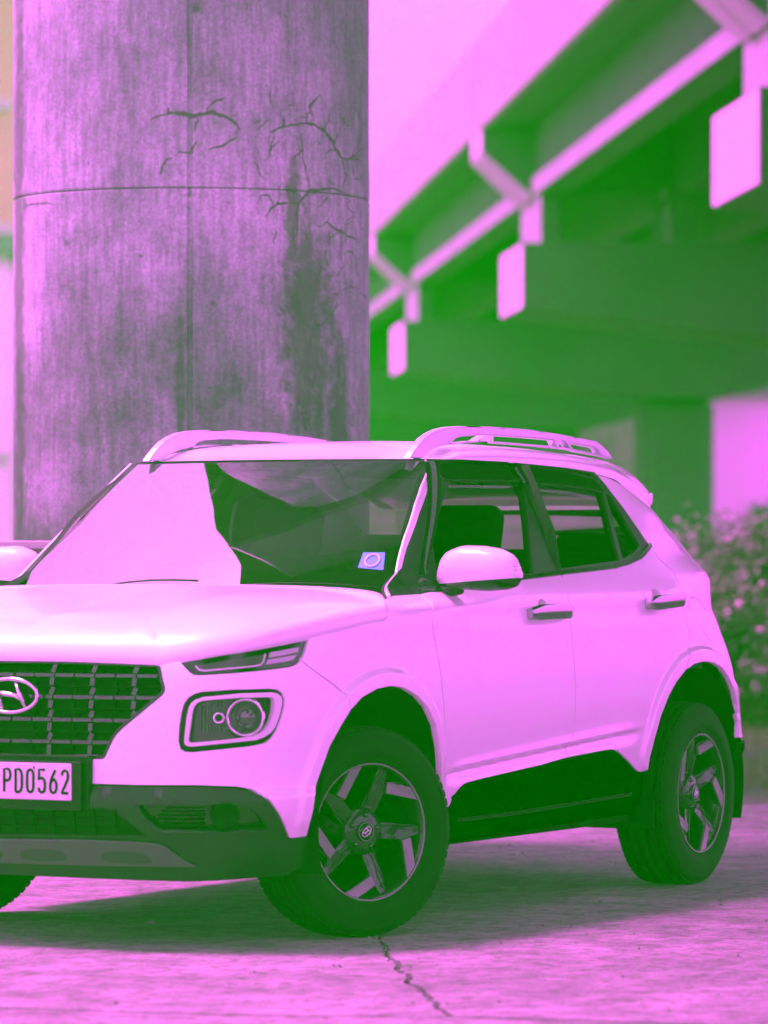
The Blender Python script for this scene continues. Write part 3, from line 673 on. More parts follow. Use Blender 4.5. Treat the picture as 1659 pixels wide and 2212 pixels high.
CR = [[(325, 258), (345, 250), (365, 245), (375, 242), (395, 246), (420, 250), (432, 247), (460, 242), (475, 248), (495, 255), (510, 268), (518, 282)],
 [(425, 250), (427, 262), (420, 275), (424, 285)], [(445, 240), (455, 225), (470, 216), (485, 212)], [(365, 245), (362, 232)],
 [(385, 330), (410, 330), (418, 318), (424, 305)], [(345, 378), (352, 355), (360, 345), (372, 342)], [(450, 322), (480, 315), (495, 305), (510, 298)],
 [(585, 288), (600, 278), (620, 272), (650, 267), (680, 270), (700, 282), (710, 295), (718, 305), (725, 325), (738, 340), (750, 345), (765, 335), (780, 322)],
 [(700, 282), (708, 262), (712, 245)], [(722, 312), (730, 290)], [(738, 340), (742, 360), (745, 380), (740, 410)], [(652, 315), (655, 345), (665, 385), (668, 408)], [(630, 345), (648, 330), (655, 315), (650, 290)],
 [(745, 415), (720, 408), (690, 410), (668, 412), (655, 425), (645, 438), (640, 465), (642, 510)], [(645, 438), (620, 438), (600, 440), (585, 450), (575, 470)],
 [(755, 345), (775, 345), (778, 350)], [(735, 495), (750, 510), (765, 515), (772, 525)], [(705, 480), (722, 495), (735, 500), (736, 560)], [(733, 655), (715, 680), (700, 695), (680, 708), (672, 730), (660, 745)], [(672, 710), (660, 700), (655, 695)], [(655, 680), (645, 700), (640, 710)], [(612, 255), (615, 270)], [(670, 240), (672, 225), (690, 205)], [(660, 268), (664, 245)],
 [(52, 445), (70, 440), (95, 438), (115, 440)]]
random.seed(31)
for k in range(46):
    x, y = random.uniform(560, 785), random.uniform(210, 640); a = random.uniform(0, 6.3); c = [(x, y)]
    for j in range(random.randint(2, 6)):
        a += random.gauss(0, .6); st = random.uniform(7, 16); x += math.cos(a)*st*.7; y += math.sin(a)*st; c.append((min(790, x), y))
    CR.append(c)
for k, c in enumerate(CR): crack(c, (.007 if len(c) > 7 else .0045 if k < 24 else .0028), 3, k)
# the deck the pier carries, high above the car
M['deck'] = mat('deck_concrete', (.12, .12, .12), .85, var=.18, vscale=1.5, bump=.2, bscale=12)
M['deck2'] = mat('shaded_concrete', (.036, .042, .034), .85, var=.25, vscale=.8, bump=.2, bscale=8)  # shaded copy of the flyover concrete, shade put into the colour
up_deck = thing('overhead_deck', 'wide concrete deck running high above the car on the round pier', 'bridge deck', P3(10, -.9, 13))
def pbox(name, d0, d1, l0, l1, z0, z1, m, parent=None, bev=0., slope=0.):
    bm = bmesh.new(); vs = []
    for z in (z0, z1):
        for d, l in ((d0, l0), (d0, l1), (d1, l1), (d1, l0)): vs.append(bm.verts.new(P3(d, l-slope*d, z)))
    for f in ((0, 1, 2, 3), (4, 5, 6, 7), (0, 1, 5, 4), (1, 2, 6, 5), (2, 3, 7, 6), (3, 0, 4, 7)): bm.faces.new([vs[i] for i in f])
    if bev: bevel_bm(bm, bev, 1)
    o = from_bm(name, bm, m)
    if parent is not None: o.parent = parent; o.matrix_parent_inverse = Matrix.Translation(parent.location).inverted() if parent.rotation_euler.z == 0 else parent.matrix_basis.inverted()
    return o
bpy.context.view_layer.update()
for k, (a, b) in enumerate(((-9.0, 34.0),)):
    pbox('deck_slab', a, b, -3.9, 4.2, 13.4, 13.9, M['deck'], up_deck); pbox('deck_girder', a, 34, -1.9, .2, 12.55, 13.4, M['deck'], up_deck)
    pbox('parapet', a, b, -3.9, -3.7, 13.9, 14.9, M['deck'], up_deck); pbox('parapet', a, b, 4.0, 4.2, 13.9, 14.9, M['deck'], up_deck)
pbox('reflection_block', 17.2, 19.2, -2.3, 1.6, 7.0, 12.5, M['deck'], up_deck, .1)  # added unseen block that turns the windscreen reflection dark
bm = bmesh.new(); rr = [[bm.verts.new(P3(d, l, z)) for d, l in ((19.0, -3.9), (22.5, -4.7), (26, -5.0), (34, -5.0), (34, -3.9))] for z in (13.4, 13.9)]  # unseen slab widening, shaped for the reflection edge in the windscreen
bm.faces.new(rr[0]); bm.faces.new(rr[1])
for i in range(5): bm.faces.new((rr[0][i], rr[0][(i+1) % 5], rr[1][(i+1) % 5], rr[1][i]))
o = from_bm('deck_slab', bm, M['deck']); o.parent = up_deck; o.matrix_parent_inverse = up_deck.matrix_basis.inverted()
# ================================================================== low wall behind the car
M['wallc'] = mat('low_wall_concrete', (.16, .155, .13), .9, var=.35, vscale=4, bump=.4, bscale=20)
M['coping'] = mat('coping_concrete', (.42, .40, .39), .85, var=.15, vscale=6)
lw = thing('low_wall', 'low grimy concrete wall with a paler coping behind the car and in front of the pier', 'wall', P3(16.9, -1.5, 0))
lw.location = P3(16.9, -1.5, 0)
bpy.context.view_layer.update()
x_ = -5.6
while x_ < -1.2:
    pbox('wall_panel', 16.8, 16.96, x_, x_+1.495, 0, 1.228, M['wallc'], lw); pbox('coping', 16.77, 16.99, x_, x_+1.493, 1.228, 1.258, M['coping'], lw, .004); x_ += 1.5
# ================================================================== elevated road on the right
SL = .0766
M['pale'] = mat('lit_concrete', (.70, .68, .68), .8, var=.12, vscale=1.2)  # sunlit copy of the flyover concrete, light put into the colour
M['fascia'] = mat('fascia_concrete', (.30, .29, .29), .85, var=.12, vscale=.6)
KF = .65
def F3(d, l, z): return P3(KF*d, KF*l, 1.2+KF*(z-1.2))
def fbox(name, d0, d1, l0, l1, z0, z1, m, parent=None, bev=0., slope=0.): return pbox(name, KF*d0, KF*d1, KF*l0, KF*l1, 1.2+KF*(z0-1.2), 1.2+KF*(z1-1.2), m, parent, bev, slope)
def span(d0, d1, lab):
    s_ = thing('flyover_span', lab, 'bridge span', F3(d0, 10-SL*d0, 8.6), 0, 'flyover spans on the right'); bpy.context.view_layer.update()
    g = .12
    q = lambda *a, **k: fbox(*a, parent=s_, slope=SL, **k)
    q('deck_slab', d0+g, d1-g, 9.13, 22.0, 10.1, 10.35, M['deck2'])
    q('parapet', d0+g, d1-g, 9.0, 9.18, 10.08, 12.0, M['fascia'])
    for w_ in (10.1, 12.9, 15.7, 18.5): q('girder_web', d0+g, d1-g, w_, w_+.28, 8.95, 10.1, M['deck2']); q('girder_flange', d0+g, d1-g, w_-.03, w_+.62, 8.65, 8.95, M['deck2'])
    q('flange_lit_face', d0+g, d1-g, 10.05, 10.07, 8.66, 9.02, M['pale'])  # added pale strip, paints the light on the lower girder face
    # end brackets: slab edge down to the outer girder
    for d in (d0+g, d1-g-.9):
        bm = bmesh.new(); pr = [(9.02, 10.1), (9.02, 9.60), (10.08, 8.66), (10.6, 8.66), (10.6, 10.1)]; rr = []
        for dd in (d, d+.9): rr.append([bm.verts.new(F3(dd, a-SL*dd, z)) for a, z in pr])
        bm.faces.new(rr[0]); bm.faces.new(rr[1])
        for i in range(5): bm.faces.new((rr[0][i], rr[0][(i+1) % 5], rr[1][(i+1) % 5], rr[1][i]))
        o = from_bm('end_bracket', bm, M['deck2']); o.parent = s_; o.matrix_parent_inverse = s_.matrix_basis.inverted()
        q('end_lit_face', d+.02, d+.88, 9.0, 9.02, 9.60, 10.05, M['pale'])  # added pale sheet, paints the sunlit end of the bracket
        bm = bmesh.new(); rr = []
        for dd in (d+.03, d+.87): rr.append([bm.verts.new(F3(dd, a-SL*dd, z)) for a, z in ((9.03, 9.58), (10.06, 8.66), (9.98, 8.56), (8.98, 9.50))])
        bm.faces.new(rr[0]); bm.faces.new(rr[1])
        for i in range(4): bm.faces.new((rr[0][i], rr[0][(i+1) % 4], rr[1][(i+1) % 4], rr[1][i]))
        o = from_bm('bracket_lit_edge', bm, M['pale']); o.parent = s_; o.matrix_parent_inverse = s_.matrix_basis.inverted()  # added pale strip, paints the light along the sloping bracket edge
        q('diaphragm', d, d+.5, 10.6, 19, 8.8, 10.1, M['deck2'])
    return s_
ST = [-27.7, 2.3, 32.3, 62.3, 92.3, 122.3, 152.3, 182.3, 212.3]
names = ['flyover span running past the right side of the camera, out of the picture', 'flyover span beside the car on the far right, out of the picture', 'nearest flyover span at the top right corner of the picture', 'flyover span crossing the upper right above the car roof', 'middle flyover span ending beside the pier edge', 'flyover span just emerging from behind the round pier', 'far flyover span hidden mostly behind the pier', 'farthest flyover span behind the pier']
for k in range(8): span(ST[k], ST[k+1], names[k])
for k, d in enumerate(ST[3:]):
    t_ = thing('flyover_pier', ['nearest cross-head of the flyover with its bright end at the right edge', 'middle cross-head of the flyover with a bright square end', 'third cross-head of the flyover just right of the round pier', 'fourth flyover cross-head close to the round pier edge', 'fifth flyover cross-head in the dark', 'last flyover cross-head in the dark'][k], 'bridge pier', F3(d, 14-SL*d, -.8), 0, 'flyover piers on the right'); bpy.context.view_layer.update()
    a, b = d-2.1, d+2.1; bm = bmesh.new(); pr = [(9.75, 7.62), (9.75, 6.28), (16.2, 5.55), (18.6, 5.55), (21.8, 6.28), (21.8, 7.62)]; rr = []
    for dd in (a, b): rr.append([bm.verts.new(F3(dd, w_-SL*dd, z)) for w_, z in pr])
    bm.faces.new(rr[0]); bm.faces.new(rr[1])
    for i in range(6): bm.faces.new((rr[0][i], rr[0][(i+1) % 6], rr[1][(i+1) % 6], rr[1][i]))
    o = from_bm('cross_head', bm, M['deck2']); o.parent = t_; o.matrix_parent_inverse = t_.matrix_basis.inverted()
    fbox('end_lit_face', a+.05, b-.05, 9.73, 9.75, 6.30, 7.60, M['pale'], t_, 0, SL)  # added pale sheets here and below paint the sunlit end faces
    for w_ in (10.14,): fbox('end_lit_face', a+.32, b-.32, w_, w_+.02, 7.63, 8.63, M['pale'], t_, 0, SL)
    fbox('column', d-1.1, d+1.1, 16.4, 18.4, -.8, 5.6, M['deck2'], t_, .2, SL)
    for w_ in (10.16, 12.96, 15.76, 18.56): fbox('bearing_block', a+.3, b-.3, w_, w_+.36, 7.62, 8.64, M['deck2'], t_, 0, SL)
# retaining wall that closes the view under the flyover
rw = thing('retaining_wall', 'long dark retaining wall closing the view under the flyover', 'wall', P3(118, 3, 0)); bpy.context.view_layer.update()
x_ = -4.
while x_ < 8.2: pbox('wall_panel', 118, 118.5, x_, x_+1.58, -.1, 5.4, M['wallc'], rw, .02); x_ += 1.6
# ================================================================== things behind
def building(name, lab, d, l0, l1, h, dp, m, wins, group=None):
    t_ = thing(name, lab, 'building', P3(d, (l0+l1)/2, 0), 0, group); bpy.context.view_layer.update()
    pbox('wall', d, d+dp, l0, l1, -.1, h, m, t_); pbox('roof', d-.3, d+dp+.3, l0-.3, l1+.3, h, h+.4, M['deck'], t_)
    nf = int(h//3.1)
    for f in range(nf):
        z = 1.0+f*3.1
        pbox('floor_band', d-.12, d, l0, l1, z-1.05, z-.8, M['coping'], t_)
        k = l0+.8
        while k < l1-1.2:
            wi = pbox('window', d-.06, d+.1, k, k+1.1, z, z+1.4, M['winframe'], t_); pbox('pane', d-.09, d-.061, k+.08, k+1.02, z+.08, z+1.32, M['gloss'], t_); k += wins
    return t_
M['winframe'] = mat('window_frame_white', (.6, .6, .6), .5)
M['bw'] = mat('pale_render', (.88, .84, .84), .8, var=.1, vscale=.5); M['bb'] = mat('brown_render', (.40, .28, .20), .8, var=.15, vscale=.4); M['bc'] = mat('cream_render', (.70, .62, .50), .8, var=.1, vscale=.5)
building('apartment_block', 'brown and pale block of flats far behind the left edge of the round pier', 110, -16.5, -9.28, 17.6, 9, M['bb'], 2.3)
building('pale_house', 'low white house behind the left edge of the pier', 88, -13, -7.52, 7.2, 8, M['bw'], 2.1)
building('white_building', 'white building at the right edge behind the hedge', 100, 7.45, 18.5, 4.85, 9, M['bw'], 2.6)
# site cabin seen through the car windows
cb_ = thing('site_cabin', 'plank clad site cabin seen through the side windows of the car', 'cabin', P3(46, 1.2, 0)); bpy.context.view_layer.update()
M['plank'] = mat('cabin_plank', (.30, .27, .24), .8, var=.25, vscale=3); M['plankl'] = mat('cabin_plank_pale', (.72, .68, .66), .8, var=.2, vscale=3)
for k in range(12):
    z0 = .06+k*.18
    pbox('plank', 46, 46.05, -.2, 1.02, z0, z0+.165, M['plank'], cb_); pbox('plank', 46, 46.05, 1.04, 2.3, z0, z0+.165, M['plankl'] if z0 > .9 else M['plank'], cb_)
pbox('cabin_wall', 46.06, 48.5, -.2, 2.3, 0, 2.25, M['liner'], cb_); pbox('cabin_roof', 45.9, 48.6, -.3, 2.35, 2.25, 2.30, M['deck'], cb_)
# ================================================================== hedge and bushes on the right
M['leaf'] = mat('leaf', (.020, .075, .008), .6, var=.45, vscale=2.5); M['leaf2'] = mat('leaf_pale', (.06, .11, .02), .6, var=.3, vscale=3)
M['bark'] = mat('bark', (.10, .08, .06), .9); M['petal'] = mat('petal', (.45, .38, .38), .6)
def bush(dep, lat, w_, h_, lab, seed, nleaf, leaf_m, grp):
    random.seed(seed); c = P3(dep, lat, -.12); t_ = thing('flowering_bush', lab, 'bush', c, 0, grp)
    cl = [(random.gauss(0, w_*.30), random.gauss(0, w_*.30), h_*random.uniform(.25, .86), random.uniform(.16, .32)*h_) for _ in range(16)]
    vs = []; fs = []
    for k in range(nleaf):
        cx_, cy_, cz_, r = random.choice(cl); v = Vector((random.gauss(0, 1), random.gauss(0, 1), random.gauss(0, 1))).normalized()*r*random.uniform(.55, 1.12)
        p = Vector((cx_, cy_, cz_))+v
        if p.z < .03: p.z = random.uniform(.03, .3)
        s = random.uniform(.028, .058); n = (v.normalized()+Vector((random.uniform(-.7, .7), random.uniform(-.7, .7), random.uniform(-.2, .9)))).normalized()
        a = n.orthogonal().normalized(); a = Matrix.Rotation(random.uniform(0, 6.3), 3, n) @ a; b = n.cross(a)
        i = len(vs); vs += [p-a*s, p+b*s*.45, p+a*s*1.1, p-b*s*.45]; fs.append((i, i+1, i+2, i+3))
    o = from_py('foliage', vs, fs, leaf_m, t_); o['kind'] = 'stuff'
    for k in range(7):
        cx_, cy_, cz_, r = cl[k]; tube('stem', [(cx_*.15, cy_*.15, 0), (cx_*.6, cy_*.6, cz_*.5), (cx_, cy_, cz_)], [.016, .01, .005], M['bark'], t_, 5)
    bm = bmesh.new()
    for k in range(8):
        cx_, cy_, cz_, r = random.choice(cl); v = Vector((random.gauss(0, 1), random.gauss(0, 1), random.uniform(0, 1.4))).normalized()*r*1.08
        v_ = bmesh.ops.create_icosphere(bm, subdivisions=1, radius=random.uniform(.022, .04))['verts']; bmesh.ops.translate(bm, vec=Vector((cx_, cy_, cz_))+v, verts=v_)
    f_ = from_bm('blossom', bm, M['petal'], t_); f_['kind'] = 'stuff'
    return t_
BL = [(34.5, 2.15, 'small leafy bush just behind the tail of the car', .9, .80), (34.2, 2.75, 'flowering bush right behind the rear bumper, dotted with pale blooms', 1.1, 1.15), (34.8, 3.35, 'tall flowering bush at the right edge of the picture', 1.3, 1.5), (35.6, 2.45, 'bush in the second row behind the tail of the car', 1.2, 1.0),
      (36.2, 3.1, 'bush in the back row near the right edge', 1.5, 1.6), (35.0, 4.1, 'outermost bush of the row, cut by the right edge', 1.5, 1.7)]
for k, (d, l, lab, w_, h_) in enumerate(BL): bush(d, l, w_, h_, lab, 20+k, 9000, M['leaf'] if k % 3 else M['leaf2'], 'flowering bushes behind the car')
# tufts on the verge
random.seed(77); vs = []; fs = []
for k in range(9000):
    dp = random.uniform(25, 36); lt = random.uniform(.9, 4.2)*dp/34; c = P3(dp, lt, -.13)
    if noise.noise(Vector((c.x*.5, c.y*.5, 0))) < -.05: continue
    h_ = random.uniform(.02, .10); a = random.uniform(0, 6.3); d = Vector((math.cos(a), math.sin(a), 0))*.006
    i = len(vs); vs += [c-d, c+d, c+Vector((random.uniform(-.03, .03), random.uniform(-.03, .03), h_))]; fs.append((i, i+1, i+2))
tag(from_py('grass', vs, fs, M['leaf2']), 'short rough grass on the verge behind the paving', 'grass', kind='stuff')

# ================================================================== added haze that lifts the dark tones to green
hz = bpy.data.materials.new('haze'); hz.use_nodes = True; n = hz.node_tree.nodes; n.clear()
pv = n.new('ShaderNodeVolumePrincipled'); pv.inputs['Color'].default_value = (0, 1, 0, 1); pv.inputs['Absorption Color'].default_value = (1, 1, 1, 1); pv.inputs['Density'].default_value = .029
ou = n.new('ShaderNodeOutputMaterial'); hz.node_tree.links.new(pv.outputs[0], ou.inputs['Volume'])
bm = bmesh.new(); box_bm(bm, (0, 0, 8.45), (1810, 1810, 19.1)); h_ = from_bm('haze', bm, hz); h_['kind'] = 'stuff'; h_['label'] = 'added greenish haze volume that lifts the dark tones to green'; h_['category'] = 'haze'

# ================================================================== the car
car = thing('parked_suv', 'white compact suv with roof rails and black lower trim parked beside the big round pier', 'car')
def rng(a, b): return [p for p in T[a]][b]
arch_pts_F = T['archFl']+T['archF']                       # front arch from bumper corner to door
SMAX = float(SS[-1])
top_gap = [(max(0, s), z) for s, z in T['gap']]
i_sl = 6                                                  # gap point where the slit lamp starts
sl_low = T['slit'][1:11]                                  # lower edge of the slit, nose to tail
sl_up = [T['slit'][11], T['slit'][12], T['slit'][13], T['slit'][14], T['slit'][15], T['slit'][0]]
# --- bumper cover
gr = T['grille']
g_side = [p for p in gr[6:18]]
bump = [(0, gr[-1][1])]+[(s, z) for s, z in gr[::-1] if s > .005 and z < .64 and (s, z) not in g_side][::-1][::-1]
g_low = [p for p in gr[18:] if p[0] > .005]
bump = [(0, g_low[-1][1] if g_low else .585)]+g_low[::-1]+g_side[::-1]+[T['gap'][5]]+[T['slit'][0]]+sl_low[:9]+[T['seamBF'][0]]+T['seamBF'][1:]
bump += [T['archF'][0]]+T['archFl'][::-1]
bump += [p for p in T['low'][1:] if p[0] > .005]+[(0, T['low'][-1][1])]
o = panel('front_bumper', bump, M['paint'], car, holes=[T['lamp']], both=True, edge=.022, h=.018)
# --- fenders, doors, quarter panels
slit_tail = T['slit'][8:12]
fender = T['seamBF'][1:][::-1]+[T['seamBF'][0]]+slit_tail[::1]+T['gap'][9:]+[(T['belt'][0][0], T['belt'][0][1])]+T['doorF']+[(T['archF'][-1][0], T['archF'][-1][1])]+T['archF'][::-1][1:]
fender = [p for i, p in enumerate(fender)]
doorF = T['doorF'][::-1]+[p for p in T['belt'][1:] if T['doorF'][0][0]+.01 < p[0] < T['doorM'][0][0]-.01]+T['doorM']
bot = [p for p in T['doorbotF'] if p[0] < T['doorM'][-1][0]-.02]
doorF += bot[::-1]
botR = [p for p in T['doorbotR'] if p[0] > T['doorM'][-1][0]+.02]
arR = T['archR']
k_ar = min(range(1, 9), key=lambda i: math.hypot(arR[i][0]-T['doorR'][-1][0], arR[i][1]-T['doorR'][-1][1]))
T['doorR'] = [tuple(p) for p in T['doorR'][:-1]]+[tuple(arR[k_ar])]
doorR = T['doorM'][::-1]+[p for p in T['belt'] if T['doorM'][0][0]+.01 < p[0] < T['doorR'][0][0]-.03]+T['doorR']+arR[1:k_ar][::-1]+botR[::-1]
doorR = [p for p in doorR]
ght = T['ghtop']
d_pillar = [p for p in ght[:7]]
quarter = T['doorR'][::-1]+[T['belt'][-1]]+[p for p in d_pillar]+[tuple(p) for p in T['qtop']]+[(T['qtop'][-1][0]+.12, 1.32), (4.6, 1.15), (4.6, .96), (4.6, .60), (4.45, .525)]+T['bottomR'][::-1]+arR[k_ar+1:][::-1]
belt_line = T['belt']
for sg in (1, -1):
    panel('fender', fender, M['paint'], car, side=sg, edge=.022, h=.02)
    cupF = [(2.700+.040*math.cos(a), 1.018+.034*math.sin(a)) for a in np.linspace(0, 6.2832, 20, endpoint=False)]; cupR = [(3.655+.040*math.cos(a), 1.046+.034*math.sin(a)) for a in np.linspace(0, 6.2832, 20, endpoint=False)]
    d = panel('front_door', doorF, M['paint'], car, holes=[cupF], side=sg, edge=.02, h=.018)
    d2 = panel('rear_door', doorR, M['paint'], car, holes=[cupR], side=sg, edge=.02, h=.018)
    for par, cu, s0_, z0_ in ((d, cupF, 2.700, 1.018), (d2, cupR, 3.655, 1.046)):
        vs = []; fs = []; nr = 20
        for i_, (rr_, dd_) in enumerate(((1.06, .0015), (.98, .005), (.85, .016), (.6, .026), (.3, .030))):
            for p in cu: vs.append(sp(s0_+(p[0]-s0_)*rr_, z0_+(p[1]-z0_)*rr_, -dd_, sg))
        for i_ in range(4):
            for j_ in range(nr): fs.append((i_*nr+j_, i_*nr+(j_+1) % nr, (i_+1)*nr+(j_+1) % nr, (i_+1)*nr+j_))
        fs.append(tuple(4*nr+j_ for j_ in range(nr)))
        from_py('handle_recess', vs, fs, M['paint'], par, True)
    qp = panel('quarter_panel', quarter, M['paint'], car, holes=[T['fuel']] if sg > 0 else [], side=sg, edge=.02, h=.02)
    if sg > 0: panel('fuel_flap', T['fuel'], M['paint'], qp, side=sg, edge=.01, gap=.001)
    # black under-skin behind the shut lines
    panel('inner_body', [(1.85, 1.0), (1.85, .35), (3.45, .35), (3.45, .8), (3.62, .86), (4.0, .95), (4.3, .8), (4.62, .5), (4.62, 1.2), (3.75, 1.2), (3.3, 1.14), (2.0, 1.0)], M['liner'], car, side=sg, off=-.055, edge=0, h=.08)
    # window surround with openings, then the panes set back in it
    gh = belt_line+ght
    holes = [T['paneF'], T['paneR'], T['paneQ']]
    fr = panel('window_surround', gh, M['frame'], car, holes=holes, side=sg, off=-.002, edge=.03, gap=0, h=.04)
    for nm, q, par in (('front_window', T['paneF'], d), ('rear_window', T['paneR'], d2), ('quarter_window', T['paneQ'], qp)):
        panel(nm, inset([tuple(p) for p in q], -.004, False), M['glass'], par, side=sg, off=-.012, edge=0, gap=0, h=.06)
    if sg > 0: panel('pillar_trim', [(p[0]+.0, p[1]) for p in T['strip'][::-1]]+[p for p in ght[13:]][::1][::-1][::-1]+[T['belt'][0]], M['paint'], car, side=sg, edge=.01, gap=.0008)
    strip_on('belt_moulding', [p for p in belt_line[3:]], .016, M['gloss'], car, off=.006, th=.008, sg=sg)
    tl = [(s, z+.012) for s, z in ((2.35, 1.505), (2.6, 1.51), (2.95, 1.506), (3.3, 1.492), (3.55, 1.472))]
    # lower side cladding
    clad = T['doorbotF'][:-1]+botR+[(3.52, .36), (3.46, .28)]+T['rocker'][::-1]+[(T['doorbotF'][0][0]-.02, .28)]
    panel('sill_cladding', clad, M['black'], car, side=sg, off=-.005, edge=.04, gap=.001)
    strip_on('sill_lip', [(2.05, .335), (2.5, .335), (3.0, .345), (3.42, .355)], .016, M['black'], car, off=-.004, th=.010, sg=sg)
    box('mud_flap', (-2.10, sg*.80, .275), (.012, .12, .10), M['liner'], car, bev=.003)
# --- nose: lower bumper, grilles, skid plate
low_pts = [(0, T['low'][-1][1])]+[p for p in T['low'][::-1] if p[0] > .005]
lowb = low_pts+[(1.13, .27)]+[(1.0, .215), (.6, .205), (0, .21)]
lg = [(max(0, s), z) for s, z in T['lgrille'] if s > .01]; lgz = T['lgrille']
lgr = [(0, lgz[0][1]), ]+lg[:-1]+[(0, lgz[-1][1])] if False else [(0.0, .433)]+[p for p in lg]+[(0.0, .343)]
lb = panel('lower_bumper', lowb, M['grey'], car, holes=[T['fog']], both=True, off=-.004, edge=.04, h=.028)
sk = [(0, T['skid'][0][1])]+[p for p in T['skid'] if p[0] > .01]+[(0, T['skid'][-1][1])]
skp = panel('skid_plate', sk, M['silver'], car, both=True, off=.008, edge=.012, gap=0)
for sg in (1, -1):
    for q in ('skidh1', 'skidh2'): panel('skid_pocket', smooth_poly([tuple(p) for p in T[q]], 2), M['skidp'], skp, side=sg, off=.0095, edge=.002, gap=0)
    fp = panel('fog_recess', T['fog'], M['gloss'], car, side=sg, off=-.035, edge=0, gap=0, h=.05)
    for zz in (.378, .392, .406, .420, .434): strip_on('fog_slat', [(.50+abs(.40-zz)*1.2, zz), (.66, zz)], .005, M['black'], fp, off=-.024, th=.012, sg=sg)
    c_ = sp(.721, .412, -.012, sg); n_ = Vector(surf_n(.721, .412)*np.array([1, sg, 1]))
    fl = lathe('fog_lamp', [(0, .0), (.034, .0), (.038, .012), (.042, .012), (.044, -.02)], 24, M['black'], fp)
    fl.matrix_local = Matrix.Translation(c_) @ n_.to_track_quat('Y', 'Z').to_matrix().to_4x4()
    fg = lathe('fog_glass', [(0, .016), (.018, .014), (.032, .008)], 20, M['lens'], fp); fg.matrix_local = fl.matrix_local.copy()
# --- upper grille
gp_ = [(0, gr[0][1])]+[p for p in gr if p[0] > .005]+[(0, gr[-1][1])]
gback = panel('grille', [(0, .88), (.52, .88), (.56, .8), (.36, .57), (0, .57)], M['ink'], car, both=True, off=-.055, edge=0, gap=0, h=.06)
panel('grille_surround', gp_, M['gloss'], gback, holes=[inset([(s, z) for s, z in gp_[1:-1]]+[(.0, gr[-1][1]), (0, gr[0][1])], .010)], both=True, off=-.004, edge=.02, gap=0)
def clip_line(axis, c, lo, hi, st=.006):
    seg = []; cur = None; t = lo
    while t < hi:
        q = (c, t) if axis == 's' else (t, c)
        if pin(max(q[0], 1e-4), q[1], gpoly_in):
            cur = [t, t] if cur is None else [cur[0], t]
        elif cur: seg.append(cur); cur = None
        t += st
    if cur: seg.append(cur)
    return seg
gpoly_in = inset(gp_, .006)
rows = [.838, .770, .700, .632]
for k, zc in enumerate(rows):
    s0 = 0.0
    while s0 < .56:
        for a, b in clip_line('z', zc, s0+.004, min(s0+.071, .56)):
            if b-a > .015:
                for sg in (1, -1): strip_on('grille_bar', [(a, zc), ((a+b)/2, zc), (b, zc)], .013, M['dchrome'], gback, off=-.014, th=.012, sg=sg)
        s0 += .0715
for k in range(1, 8):
    c = .0715*k
    big = k % 2 == 0
    for j, (z0, z1) in enumerate([(.846, .885), (.806, .832), (.778, .80), (.736, .763), (.707, .73), (.666, .693), (.638, .66), (.59, .625)]):
        for a, b in clip_line('s', c, z0, z1, .003):
            if b-a > .008:
                for sg in (1, -1):
                    strip_on('grille_bar', [(c+(.004 if j % 2 == 0 else -.002), b), (c-(.004 if j % 2 == 0 else .004), a)], .018 if big else .006, M['dchrome'] if big else M['black'], gback, off=-.010 if big else -.03, th=.012, sg=sg)
for zc in (.805, .735, .665):
    for a, b in clip_line('z', zc, 0, .56):
        for sg in (1, -1): strip_on('grille_bar', [(a, zc), ((a+b)/2, zc), (b, zc)], .005, M['black'], gback, off=-.03, th=.01, sg=sg)
# lower grille mesh
lgb = panel('lower_grille', lgr, M['ink'], car, both=True, off=-.001, edge=.0, gap=0, h=.05)
for k in range(0, 6):
    for sg in (1, -1): strip_on('grille_bar', [(.07*k+.03, .43), (.07*k+.03, .352)], .007, M['black'], lgb, off=.006, th=.008, sg=sg)
for zc in (.372, .402):
    for sg in (1, -1): strip_on('grille_bar', [(0, zc), (.2, zc), (.36 if zc > .39 else .42, zc)], .005, M['black'], lgb, off=.005, th=.006, sg=sg)
# --- badge: ring with a slanted letter
def badge(name, ctr, nrm, up, wd, ht, m, parent, t=.008):
    nrm = Vector(nrm).normalized(); up = Vector(up); rt = up.cross(nrm).normalized(); up = nrm.cross(rt)
    def q(u, v, o=0): return Vector(ctr)+rt*u*wd/2+up*v*ht/2+nrm*o
    ring = tube(name, [q(math.cos(a), math.sin(a)) for a in np.linspace(0, 2*math.pi, 40, endpoint=False)], t*.62, m, parent, 8, True)
    sl_ = .34
    for x0 in (-.40, .40):
        tube('badge_stroke', [q(x0-sl_*.55, -.80 if x0 > 0 else -.74), q(x0, 0, .001), q(x0+sl_*.55, .74 if x0 > 0 else .80)], [t*.5, t*.85, t*.5], m, ring, 6)
    tube('badge_stroke', [q(-.42, -.22), q(-.2, .02, .001), q(0, .06, .001), q(.2, .10, .001), q(.42, .32)], [t*.5, t*.8, t*.85, t*.8, t*.5], m, ring, 6)
    return ring
pc = sp(0, .769, .006); badge('badge', pc, (1, 0, .05), (0, 0, 1), -.205, .103, M['chrome'], gback, .011)
